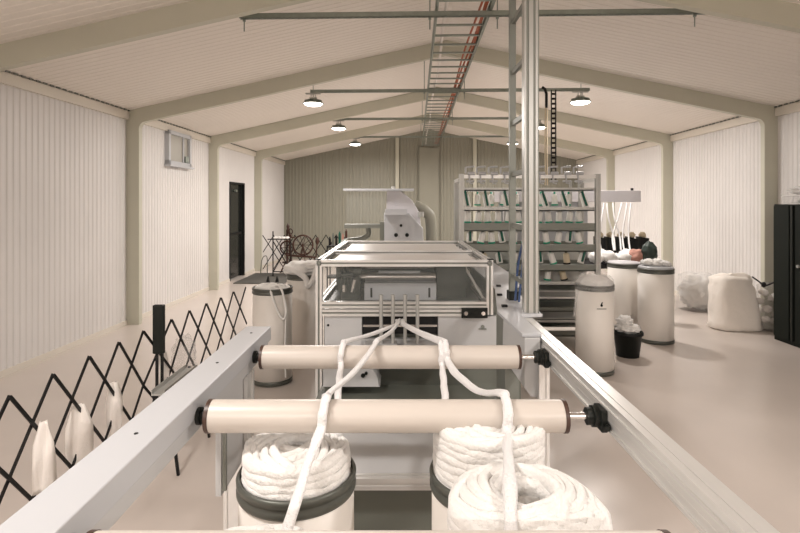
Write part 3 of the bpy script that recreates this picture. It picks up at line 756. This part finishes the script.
for i in range(11):
    put('wh' if i % 3 else 'gr', lambda: bobbin('bobbin', (0, 0, 0), 0, 'bobbin', .12, 'green', long=True), (px(470+11*i, 6.05), CY0+.07, 1.19), .22*math.sin(i*1.7), ('white bobbin with green end, %s from left in creel third row' if i % 3 else 'white bobbin with dark green clip, %s from left in creel third row') % OR[i], 'third row bobbins')
for i in range(9):
    put('be' if i % 3 == 1 else ('gr' if i % 3 else 'wh'), lambda: bobbin('bobbin', (0, 0, 0), 0, 'beige', .12, 'black'), (px(473+13.5*i, 6.05), CY0+.07, .95), -.3*math.sin(i*1.3), ['white bobbin with green end, %s from left in creel fourth row', 'beige bobbin, %s from left in creel fourth row', 'white bobbin with dark green clip, %s from left in creel fourth row'][i % 3] % OR[i], 'fourth row bobbins')
for i in range(7):
    put('be' if i % 2 else 'wh', lambda: bobbin('bobbin', (0, 0, 0), 0, 'beige', .12, 'black'), (px(480+17*i, 6.05), CY0+.08, .76), .3*math.sin(i*2.3), ['white bobbin, %s from left in creel lowest row', 'beige bobbin, %s from left in creel lowest row'][i % 2] % OR[i], 'lowest row bobbins')
for i in range(8):
    put('wh', None, (px(478+13*i, 6.4), CY1-.10, 1.63), .1*math.sin(i), 'white bobbin on the rear side of the creel, %s from the left at the top' % OR[i], 'rear row bobbins')

# ------------------------------------------------------------------ cans on the floor
def fleece(name, m, label, cat, mt, loc, group=None): o = m.build(name, mt, loc=loc); return tag(o, label, cat, group)
can('cream sliver can standing left of the machine, coil sagging over its rim', px(272, 4.8), 4.82, .178, .875)
m = MB(); coil(m, (0, 0, 0), .165, .02, .83, .875, .014, 9.3, 7, .015, 24); m.lathe([(0, .80), (.15, .80), (.15, .865), (0, .87)], n=24)
m.tube(smooth_path([(.06, -.12, .90), (.10, -.17, .91), (.14, -.19, .84), (.17, -.20, .70), (.15, -.21, .62), (.10, -.2, .68), (.05, -.19, .80), (.02, -.17, .88)]), .010, 8)
m.tube(smooth_path([(.12, -.18, .88), (.15, -.2, .8), (.165, -.2, .6), (.16, -.2, .35), (.165, -.2, .1)]), .007, 8)
fleece('sliver_coil', m, 'cream wool coil with a hanging loop on the can left of the machine', 'wool sliver', 'wool', (px(272, 4.8), 4.82, 0), 'coils on the floor cans')
can('cream sliver can behind, between the first left can and the machine', px(303, 5.5), 5.55, .178, .90)
m = MB()
m.blob((-.02, 0, .95), (.20, .19, .08), .3, 2.0, 3, 4, fine=.02); m.blob((.08, -.03, .99), (.12, .12, .05), .3, 2, 5, 4, fine=.02)
m.tube(smooth_path([(-.16, -.14, .98), (-.05, -.2, .95), (.05, -.2, .88), (.08, -.21, .80), (.13, -.19, .86), (.16, -.13, .97)]), .03, 10)
fleece('fleece_bundle', m, 'white fleece bundle draped over the can beside the machine', 'fleece', 'wool', (px(303, 5.5), 5.55, 0))
# little black clips on it
for i, (x, y) in enumerate(((268, 281), (277, 279))):
    c = (px(x, 4.95), 4.95, .90)
    m = MB(c); m.lathe([(0, 0), (.018, 0), (.006, .05), (0, .055)], c, n=10); tag(m.build('clip', 'black', loc=c), ['left one of two tiny black pegs on the coil of the left can', 'right one of two tiny black pegs on the coil of the left can'][i], 'peg', 'black pegs on the can')
# right group
cR1 = can('cream sliver can with film bonnet and a small printed emblem, nearest on the right', px(594.5, 5.1), 5.10, .178, .86)
m = MB(); rr = .18
yy = -rr-.0015
m.lathe([(0, -.001), (.012, -.001), (.012, .001), (0, .001)], (0, yy, .68), n=14, axis='y'); m.box(-.045, .045, yy-.001, yy+.003, .645, .65); m.bar((-.004, yy, .69), (0.008, yy, .71), .008)
m.build('printed_emblem', 'black', cR1)
m = MB(); m.lathe([(.184, .80), (.186, .855), (.178, .90), (.14, .945), (.08, .965), (.02, .96), (0, .965)], n=40, wob=lambda t, z: .03*math.sin(7*t+z*30)*max(0, min(1, (z-.84)*20)))
m.tube([(-.18, -.04, .82), (-.20, -.05, .7), (-.215, -.05, .55)], .012, 6)
fleece('film_bonnet', m, 'crumpled clear film bonnet over the nearest right can', 'cover', 'film2', (px(594.5, 5.1), 5.10, 0))
m = MB(); m.blob((0, 0, .865), (.165, .165, .085), .15, 3, 9, 4); fleece('sliver_coil', m, 'wool mound under the film bonnet of the nearest right can', 'wool sliver', 'wool', (px(594.5, 5.1), 5.10, 0), 'coils on the floor cans')
can('cream sliver can behind the film-bonneted can', px(624, 6.7), 6.7, .20, .88)
m = MB(); m.lathe([(0, .87), (.195, .87), (.2, .885), (.19, .895), (0, .90)], n=40); fleece('can_lid', m, 'flat pale lid on the can behind the film-bonneted can', 'lid', 'purple', (px(624, 6.7), 6.7, 0))
can('cream sliver can, rightmost of the right-hand group, white wool on top', px(656.5, 6.2), 6.22, .198, .875)
m = MB(); m.lathe([(0, .86), (.19, .86), (.195, .885), (.18, .90), (0, .905)], n=40); fleece('can_lid', m, 'white lid on the rightmost can of the right group', 'lid', 'white', (px(656.5, 6.2), 6.22, 0))
m = MB()
for i in range(7): m.blob((-.10+.035*i, .03*math.sin(i*2), .935+.012*math.sin(i*1.9)), (.06, .09, .035), .4, 3, i, 3)
fleece('wool_tufts', m, 'loose white wool tufts lying on the rightmost can', 'wool', 'wool', (px(656.5, 6.2), 6.22, 0))
# bucket
bx, by = px(628.5, 5.6), 5.62
t = thing('bucket', 'small black bucket of wool on the floor between the right cans', 'bucket', (bx, by, 0))
m = MB(); m.lathe([(0, 0), (.115, 0), (.145, .25), (.152, .25), (.152, .27), (.14, .27), (.11, .02), (0, .02)], n=32); m.build('bucket_body', 'plastic', t)
m = MB(); m.lathe([(.148, .235), (.158, .235), (.158, .26), (.148, .26)], n=32, close=True); m.build('rim', 'black', t)
m = MB(); m.blob((0, 0, .30), (.13, .13, .05), .3, 3, 2, 4); m.blob((-.03, 0, .37), (.08, .08, .06), .4, 3, 4, 4, fine=.1); fleece('wool_tufts', m, 'heap of white wool in the small black bucket', 'wool', 'wool', (bx, by, 0))

# ------------------------------------------------------------------ machine far right behind the creel
D = 7.6
t = thing('roving_machine', 'white roving machine with a pale lilac top beam, behind the right cans', 'machine', (2.6, 7.9, 0))
O = (2.6, 7.9, 0)
m = MB(O); m.box(1.45, px(641, D), 7.6, 8.0, pz(202, D), pz(190.5, D)); tb = m.build('top_beam', 'purple', t, bevel=.004)
m = MB(O); m.cyl((px(633.5, D), 7.65, pz(190.5, D)), (px(633.5, D), 7.65, pz(188, D)), .02, 12); m.build('beam_knob', 'black', tb)
m = MB(O); m.box(1.55, 1.63, 7.75, 7.85, 0, pz(202, D)); m.build('support_column', 'white2', t)
m = MB(O); m.box(2.7, 2.76, 7.9, 7.96, .8, pz(202, D)); m.build('support_column', 'white2', t)
m = MB(O); m.box(1.45, px(648, 7.3), 7.2, 8.1, .74, .80); m.build('table_top', 'black', t)
for x in (1.5, 3.3):
    for y in (7.25, 8.0): m = MB(O); m.bar((x, y, 0), (x, y, .74), .05); m.build('leg', 'rail', t)
m = MB(O); m.box(1.5, 2.85, 7.9, 7.92, .8, 1.66); m.build('white_back_sheet', 'white', t)
for i in range(5):
    x = px(596+10.5*i, 7.9); c = (x, 7.75, .80)
    m = MB(c); prism(m, [(x-.055, .80), (x+.055, .80), (x+.065, 1.13-.02*(i % 2)), (x-.065, 1.15)], 7.68, 7.84)
    tag(m.build('bobbin_box', 'black', loc=c), ['leftmost black box in the row under the lilac beam', 'second black box from the left under the lilac beam', 'middle black box under the lilac beam', 'fourth black box from the left under the lilac beam', 'rightmost black box under the lilac beam'][i], 'box', 'black boxes on the roving machine')
    m = MB(c); m.blob((x, 7.76, 1.17), (.05, .06, .05), .3, 3, i, 3)
    tag(m.build('wool_tuft', 'beige', loc=c), ['cream wool tuft on the leftmost black box', 'cream wool tuft on the second black box', 'cream wool tuft on the middle black box', 'cream wool tuft on the fourth black box', 'cream wool tuft on the rightmost black box'][i], 'wool', 'wool tufts on the black boxes')
for i, (xa, xb) in enumerate(((604, 599), (607, 613), (613, 619), (622, 612), (627, 622), (631, 628))):
    c = (px(xa, 7.58), 7.58, 1.66)
    P_ = smooth_path([(px(xa, 7.58), 7.58, pz(203, 7.58)), (px((xa*2+xb)/3, 7.5), 7.52, pz(218, 7.55)), (px(xb, 7.5), 7.48, pz(236, 7.5)), (px(xb+2, 7.35), 7.35, pz(250, 7.35))], 8)
    m = MB(c); m.tube(P_, .012, 8); tag(m.build('wool_sliver', 'sliver', loc=c), 'thin wool sliver hanging from the lilac beam, %s from the left' % ['first', 'second', 'third', 'fourth', 'fifth', 'sixth'][i], 'wool sliver', 'slivers hanging from the lilac beam')
c = (px(615, 7.3), 7.35, .80)
m = MB(c)
for i in range(9): m.blob((px(597+5.2*i, 7.3), 7.32+.05*math.sin(i*2.2), .885+.03*math.sin(i*1.3)), (.10, .13, .082), .25, 2.5, i+11, 3)
tag(m.build('fleece_pile', 'wool', loc=c), 'long pile of white fleece on the table under the hanging slivers', 'fleece', kind='stuff')
c = (px(641, 7.2), 7.25, .80)
m = MB(c); m.blob((px(638, 7.2), 7.24, .91), (.13, .10, .10), .2, 2, 3, 4); tag(m.build('pink_bundle', 'pink', loc=c), 'pink cloth bundle at the right end of the fleece table', 'bundle')
c = (px(651, 7.1), 7.15, .84)
m = MB(c); m.blob((px(651, 7.1), 7.15, .97), (.10, .11, .145), .15, 2, 6, 4); m.box(px(645, 7.1), px(657, 7.1), 7.08, 7.22, .80, .86); tag(m.build('dark_bag', mat('dark_green_bag', (.02, .035, .028), .4), loc=c), 'dark green bag beside the pink bundle', 'bag')
m = MB((px(651, 7.1), 7.15, 0)); m.box(px(645, 7.1)-.02, px(657, 7.1)+.02, 7.04, 7.26, 0, .80); tag(m.build('pedestal', 'white2', loc=(px(651, 7.1), 7.15, 0)), 'pale pedestal behind the rightmost can, dark bag on it', 'stand')

# ------------------------------------------------------------------ sacks at the right wall
def sack(c, w, d_, h, seed, mt, lab, name='wool_sack', lean=.0, group='sacks of wool along the right wall'):
    m = MB(); pr = []
    prof_ = [(0, 0), (.92, .0), (1.10, .03), (1.04, .14), (1.0, .35), (.95, .60), (.93, .78), (.84, .86), (.88, .95), (.62, 1.0), (.3, 1.0), (0, .985)]
    n = 44; vs = []
    for r, z in prof_:
        for k in range(n):
            a = 2*PI*k/n; q = Vector((math.cos(a)*2, math.sin(a)*2, z*3+seed))
            ca, sa = math.cos(a), math.sin(a); sq = 1/ (abs(ca)**2.5+abs(sa)**2.5)**(1/2.5)
            R = r*(sq*.9)*(1+.10*noise.noise(q)+.07*noise.noise(q*2.7)+.025*noise.noise(q*7))
            zz = z*h*(1+.06*noise.noise(q*.9+Vector((5, 0, 0)))) if z > .3 else z*h
            vs.append((R*ca*w/2+lean*z, R*sa*d_/2, zz))
    fs = []
    for j in range(len(prof_)-1): fs += [(j*n+k, j*n+(k+1) % n, (j+1)*n+(k+1) % n, (j+1)*n+k) for k in range(n)]
    m.add(vs, fs, True)
    return tag(m.build(name, mt, loc=c), lab, 'sack', group)
sack((px(735, 6.85), 6.85, 0), .66, .46, .70, 3, 'sack', 'large full white woven sack standing in front at the right wall', lean=-.06)
sack((px(700, 8.0), 8.05, 0), .62, .5, .57, 8, 'film2', 'crumpled clear bag of wool left of the big white sack', 'wool_bag', lean=-.03)
m = MB(); m.blob((px(700, 8.0), 8.05, .27), (.27, .21, .25), .35, 3, 4, 4, flatz=-.25, fine=.08); fleece('wool_filling', m, 'white wool inside the clear bag left of the big sack', 'wool', 'wool', (0, 0, 0))
m = sack((px(672, 8.4), 8.9, 0), .42, .36, .50, 12, 'sack', 'smaller cream sack half hidden behind the rightmost can')
sack((px(771, 6.75), 6.78, 0), .34, .34, .60, 21, 'film2', 'clear bag of crumpled scraps between big sack and black cabinet', 'scrap_bag')
m = MB()
for i in range(12): m.blob((px(771, 6.75)+.10*math.sin(i*2.4), 6.78+.08*math.cos(i*1.7), .07+.042*i), (.055, .055, .045), .3, 3, i, 2)
fleece('scraps', m, 'wool scraps filling the clear bag beside the black cabinet', 'scraps', 'cloth', (0, 0, 0)); 
m = MB((px(766, 6.6), 6.7, .6)); m.tube(smooth_path([(px(752, 6.7), 6.7, .70), (px(758, 6.7), 6.68, .64), (px(765, 6.6), 6.62, .60), (px(770, 6.6), 6.6, .62), (px(775, 6.6), 6.58, .66)]), .010, 6); m.blob((px(765, 6.6), 6.62, .61), (.03, .03, .04), .2, 2, 1, 2)
tag(m.build('twine', 'black', loc=(px(766, 6.6), 6.7, .6)), 'dark twine knotted between the big sack and the scrap bag', 'twine')

# black cabinet
t = thing('storage_cabinet', 'tall black steel cabinet against the right wall', 'cabinet', (4.75, 5.72, 0)); O = (4.75, 5.72, 0)
m = MB(O); m.box(4.54, 4.97, 5.14, 6.31, 0.0, 1.635); m.build('cabinet_body', 'cab', t, bevel=.004)
m = MB(O); m.box(4.525, 4.54, 6.055, 6.30, .05, 1.62); m.build('door', 'cab', t, bevel=.002)
m = MB(O); m.box(4.525, 4.54, 5.62, 5.955, .05, 1.62); dr = m.build('door', 'cab', t, bevel=.002)
m = MB(O); m.box(4.525, 4.54, 5.16, 5.60, .05, 1.62); m.build('door', 'cab', t, bevel=.002)
m = MB(O); m.box(4.515, 4.542, 5.985, 6.02, .05, 1.62); m.build('centre_strip', 'plastic', t)
m = MB(O); m.cyl((4.505, 5.9, .93), (4.525, 5.9, .93), .018, 12); m.build('door_handle', 'alu2', dr)
t = thing('storage_box', 'clear plastic storage box on the black cabinet', 'box', (4.72, 6.03, 1.635)); O = (4.72, 6.03, 1.635)
m = MB(O)
m.box(4.57, 4.90, 5.85, 6.22, 1.636, 1.645); m.box(4.57, 4.575, 5.85, 6.22, 1.645, 1.73); m.box(4.895, 4.90, 5.85, 6.22, 1.645, 1.73); m.box(4.575, 4.895, 5.85, 5.855, 1.645, 1.73); m.box(4.575, 4.895, 6.215, 6.22, 1.645, 1.73); m.build('tub', 'film2', t)
m = MB(O); m.box(4.56, 4.91, 5.84, 6.23, 1.73, 1.745); m.build('tub_lid', 'film', t)
m = MB((4.72, 6.03, 1.65)); 
for i in range(8): m.blob((4.64+.05*(i % 4), 5.93+.09*(i//4)+.04*(i % 2), 1.675), (.035, .04, .025), .4, 3, i, 2)
tag(m.build('oddments', 'rail', loc=(4.72, 6.03, 1.65)), 'grey oddments lying inside the clear storage box', 'parts', kind='stuff')
m = MB((4.72, 6.03, 1.745)); m.blob((4.72, 6.05, 1.79), (.13, .15, .05), .6, 2.5, 4, 4); tag(m.build('film_bag', 'film', loc=(4.72, 6.03, 1.745)), 'crumpled clear bag on top of the storage box', 'bag')

# ------------------------------------------------------------------ expanding lattice barrier at the left
def lattice(name, lab, P, h, w, rows=2):
    """slats of a concertina barrier standing on the floor along the points P"""
    P = [Vector(p) for p in P]; N = len(P)-1; c = P[N//2]
    t = thing(name, lab, 'barrier', tuple(c))
    def at(u): i = max(0, min(N-1, int(u))); return P[i].lerp(P[i+1], u-i)
    for i in range(N+1):
        for s in (1, -1):
            j = max(0, min(N, i + s*rows)); f = abs(j-i)/rows
            if f <= 0: continue
            k = 2 if (i+s*rows == j and rows == 2) else 1
            nrm = (P[min(N, i+1)]-P[max(0, i-1)]); nrm = Vector((nrm.y, -nrm.x, 0)).normalized(); off = nrm*(w*.4*s)
            A_ = Vector((P[i].x, P[i].y, h))+off; B_ = Vector((at(j).x, at(j).y, h*(1-f)+.012*f))+off
            M_ = (A_+B_)/2; mid = at((i+j)/2)+off; M_ = Vector((mid.x, mid.y, (A_.z+B_.z)/2))
            d1 = (M_-A_).normalized()
            m = MB(c); m.bar(A_-d1*.012, M_, w*.45, w, up=nrm.cross(d1)); m.bar(M_, B_, w*.45, w, up=nrm.cross((B_-M_).normalized())); m.build('slat', 'black', t)
    return t
DS = [1.75, 2.06, 2.37, 2.67, 2.98, 3.28, 3.57, 3.92, 4.24, 4.54, 4.82, 5.14, 5.44]
XS = [-1.77, -1.775, -1.778, -1.78, -1.78, -1.772, -1.76, -1.722, -1.716, -1.69, -1.66, -1.645, -1.61]
lattice('lattice_barrier', 'black expanding lattice barrier along the left of the feed frame', [(x, y, 0) for x, y in zip(XS, DS)], .76, .017)
px0 = Vector((-1.757, 3.76, 0))
t = thing('barrier_post', 'black post of the left lattice barrier, thick sleeve on thin legs', 'post', (-1.70, 3.72, 0)); O = (-1.70, 3.72, 0)
m = MB(O); m.box(-1.745, -1.667, 3.66, 3.70, .585, .93); m.build('sleeve', 'plastic', t, bevel=.008)
for x in (-1.725, -1.688): m = MB(O); m.bar((x, 3.69, 0), (x, 3.69, .60), .016); m.build('leg', 'black', t)
m = MB(O); m.box(-1.77, -1.64, 3.6, 3.8, 0, .012); m.build('base_plate', 'black', t)
def strip(c, w, L, lab, seed):
    n = 16; m = MB(c); vs = []
    for i in range(n+1):
        z = -L*i/n
        for j in range(7):
            u = j/6-.5; ww = w*(.45+.55*min(1, i/5)); 
            off = .012*math.sin(u*9+i*.25+seed)
            vs.append((c[0]+u*ww*.8+.02, c[1]+off+u*ww*.6, c[2]+z))
    fs = [(i*7+j, i*7+j+1, (i+1)*7+j+1, (i+1)*7+j) for i in range(n) for j in range(6)]
    m.add(vs, fs, True); o = m.build('cloth_strip', 'cloth', loc=c); sd = o.modifiers.new('thick', 'SOLIDIFY'); sd.thickness = .006
    return tag(o, lab, 'cloth', 'white cloth strips on the lattice barrier')
for i, (x, yt, yb, d_) in enumerate(((37, 421, 482, 2.55), (73, 404, 462, 2.88), (108, 382, 440, 3.22), (158, 352, 390, 3.85))):
    strip((px(x, d_)+.015, d_, pz(yt, d_)), .085 if i != 1 else .12, (yb-yt)*d_/F+.05, ['white cloth strip hanging nearest on the left lattice barrier', 'second and widest white cloth strip on the lattice barrier', 'third white cloth strip on the lattice barrier, nearer than the black post', 'short white cloth strip hanging below the black post'][i], i)
c = (px(184, 4.2), 4.2, .55)
m = MB(c); m.blob((c[0], c[1], .42), (.08, .15, .16), .35, 2.5, 3, 4); tag(m.build('clear_bag', 'film2', loc=c), 'crumpled clear bag hanging on the lattice barrier beyond the black post', 'bag')
m = MB((-1.2, 3.0, 0)); 
t = thing('floor_tray', 'long narrow steel tray on trestles behind the left white rail', 'tray', (-1.33, 3.5, 0)); O = (-1.33, 3.5, 0)
m = MB(O); m.box(px(176, 3.35)-.04, px(176, 3.35)+.04, 3.1, 3.6, .50, .51); m.box(px(176, 3.35)-.04, px(176, 3.35)-.034, 3.1, 3.6, .51, .535); m.box(px(176, 3.35)+.034, px(176, 3.35)+.04, 3.1, 3.6, .51, .535); m.build('trough', 'alu2', t)
for y in (3.15, 3.66):
    m = MB(O)
    for s in (-1, 1): m.bar((px(176, 3.35)+s*.1, y, 0), (px(176, 3.35)+s*.04, y, .5), .015)
    m.build('trestle_leg', 'black', t)

# ------------------------------------------------------------------ far left corner
lattice('lattice_barrier', 'black expanding lattice barrier in front of the back wall, behind the spinning wheels', [(px(264+10.2*i, 13), 12.9+.04*i, 0) for i in range(9)], .84, .02)
def wheel(m, c, R, r, spokes=10, hub=.03):
    m.tube([(c[0]+R*math.cos(2*PI*k/40), c[1], c[2]+R*math.sin(2*PI*k/40)) for k in range(40)], r, 8, closed=True)
    for k in range(spokes):
        a = 2*PI*k/spokes; m.cyl((c[0], c[1], c[2]), (c[0]+R*math.cos(a), c[1], c[2]+R*math.sin(a)), r*.4, 6)
    m.cyl((c[0], c[1]-.04, c[2]), (c[0], c[1]+.04, c[2]), hub, 14)
d_ = 12.0; wx = px(303, d_); wz = pz(245, d_)
t = thing('spinning_wheel', 'dark red wooden spinning wheel with its round wheel facing the camera', 'spinning wheel', (wx, d_, 0)); O = (wx, d_, 0)
m = MB(O); wheel(m, (wx, d_, wz), .225, .020); m.build('drive_wheel', 'wood', t)
m = MB(O); m.bar((wx-.05, d_+.06, .42), (wx, d_+.06, wz+.02), .03); m.bar((wx+.06, d_-.06, .42), (wx, d_-.06, wz+.02), .03); m.build('wheel_post', 'wood', t)
m = MB(O); m.bar((wx-.38, d_, .45), (wx+.30, d_, .40), .14, .035); m.build('bench', 'wood', t)
for a, b in ((-.34, -.1), (-.30, .12), (.26, 0)):
    m = MB(O); m.cyl((wx+a, d_+b*.4, .42), (wx+a*1.15, d_+b, 0), .018, 8); m.build('leg', 'wood', t)
m = MB(O); m.bar((wx-.30, d_-.03, .45), (wx-.30, d_-.03, .98), .03); m.bar((wx-.36, d_-.03, .86), (wx-.18, d_-.03, .86), .03); m.cyl((wx-.28, d_-.12, .90), (wx-.28, d_+.06, .90), .03, 10); m.build('flyer_head', 'wood', t)
m = MB(O); m.bar((wx-.25, d_-.12, .06), (wx+.12, d_-.12, .05), .10, .02); m.bar((wx+.1, d_-.12, .07), (wx+.02, d_-.07, wz-.02), .012); m.build('treadle', 'wood', t)
m = MB(O); m.bar((wx+.30, d_, .40), (wx+.34, d_, .86), .03); m.lathe([(0, 0), (.03, .02), (.05, .08), (.03, .16), (0, .18)], (wx+.33, d_, .68), n=12); m.build('distaff', 'wood', t)
d_ = 12.3; wx = px(288, d_)
t = thing('spinning_wheel', 'upright dark red spinning wheel with tall post, left of the round wheel', 'spinning wheel', (wx, d_, 0)); O = (wx, d_, 0)
m = MB(O); m.bar((wx-.02, d_, 0), (wx-.02, d_, 1.02), .04); m.lathe([(0, 0), (.035, .02), (.05, .09), (.03, .14), (.04, .2), (.01, .27), (0, .28)], (wx, d_, .90), n=12); m.bar((wx+.1, d_, 0), (wx+.04, d_, .95), .03); m.bar((wx-.12, d_, .25), (wx+.14, d_, .25), .12, .03); m.build('post_frame', 'wood', t)
m = MB(O); wheel(m, (wx-.01, d_-.08, .60), .15, .02, 6); m.build('drive_wheel', 'wood', t)
m = MB(O); m.tube([(wx+.07+.05*math.cos(2*PI*k/14), d_-.05, .98+.06*math.sin(2*PI*k/14)) for k in range(14)], .014, 6, closed=True); m.build('bobbin_ring', 'wood', t)
for a in (-.18, .18): m = MB(O); m.cyl((wx+a*.3, d_, .25), (wx+a, d_, 0), .018, 8); m.build('leg', 'wood', t)
d_ = 11.6; wx = px(273, d_)
t = thing('yarn_stand', 'thin black stand with a crosspiece and white wool, beside the spinning wheels', 'stand', (wx, d_, 0)); O = (wx, d_, 0)
m = MB(O); m.cyl((wx, d_, .0), (wx, d_, 1.02), .014, 8); m.bar((wx-.12, d_, .84), (wx+.38, d_, .84), .02); m.bar((wx, d_, .12), (wx+.42, d_, .12), .02); m.bar((wx, d_, .8), (wx+.40, d_, .14), .02); m.bar((wx+.40, d_, 0), (wx+.40, d_, .84), .02); m.bar((wx+.40, d_, .8), (wx+.02, d_, .14), .02); m.build('stand_frame', 'black', t)
m = MB(O); m.bar((wx-.1, d_-.12, .01), (wx+.1, d_+.12, .01), .02); m.bar((wx-.1, d_+.12, .01), (wx+.1, d_-.12, .01), .02); m.build('foot', 'black', t)
c = (wx+.2, d_, .85); m = MB(c)
for i in range(4): m.blob((wx+.06+.085*i, d_, .875), (.055, .05, .03), .3, 3, i, 2)
tag(m.build('wool_roll', 'wool', loc=c), 'row of white wool lying on the crosspiece of the black stand', 'wool')
m = MB((px(265, 12), 12, 0)); 
xx = px(265, 12)
m.tube(smooth_path([(xx-.1, 12, .0), (xx-.08, 12, .3), (xx-.02, 12, .42), (xx+.05, 12, .38), (xx+.05, 12, .0)]), .012, 6); m.bar((xx-.16, 12, .01), (xx+.12, 12, .01), .03, .02); tag(m.build('wire_rack', 'rail', loc=(xx, 12, 0)), 'small bent wire rack on the floor by the left wall', 'rack')
# doormat
m = MB((0, 0, 0)); m.box(WL+.2, WL+1.25, 10.5, 12.0, 0, .02); o = m.build('doormat', 'mat', rz=-A); tag(o, 'dark grey doormat lying before the dark side door', 'mat')
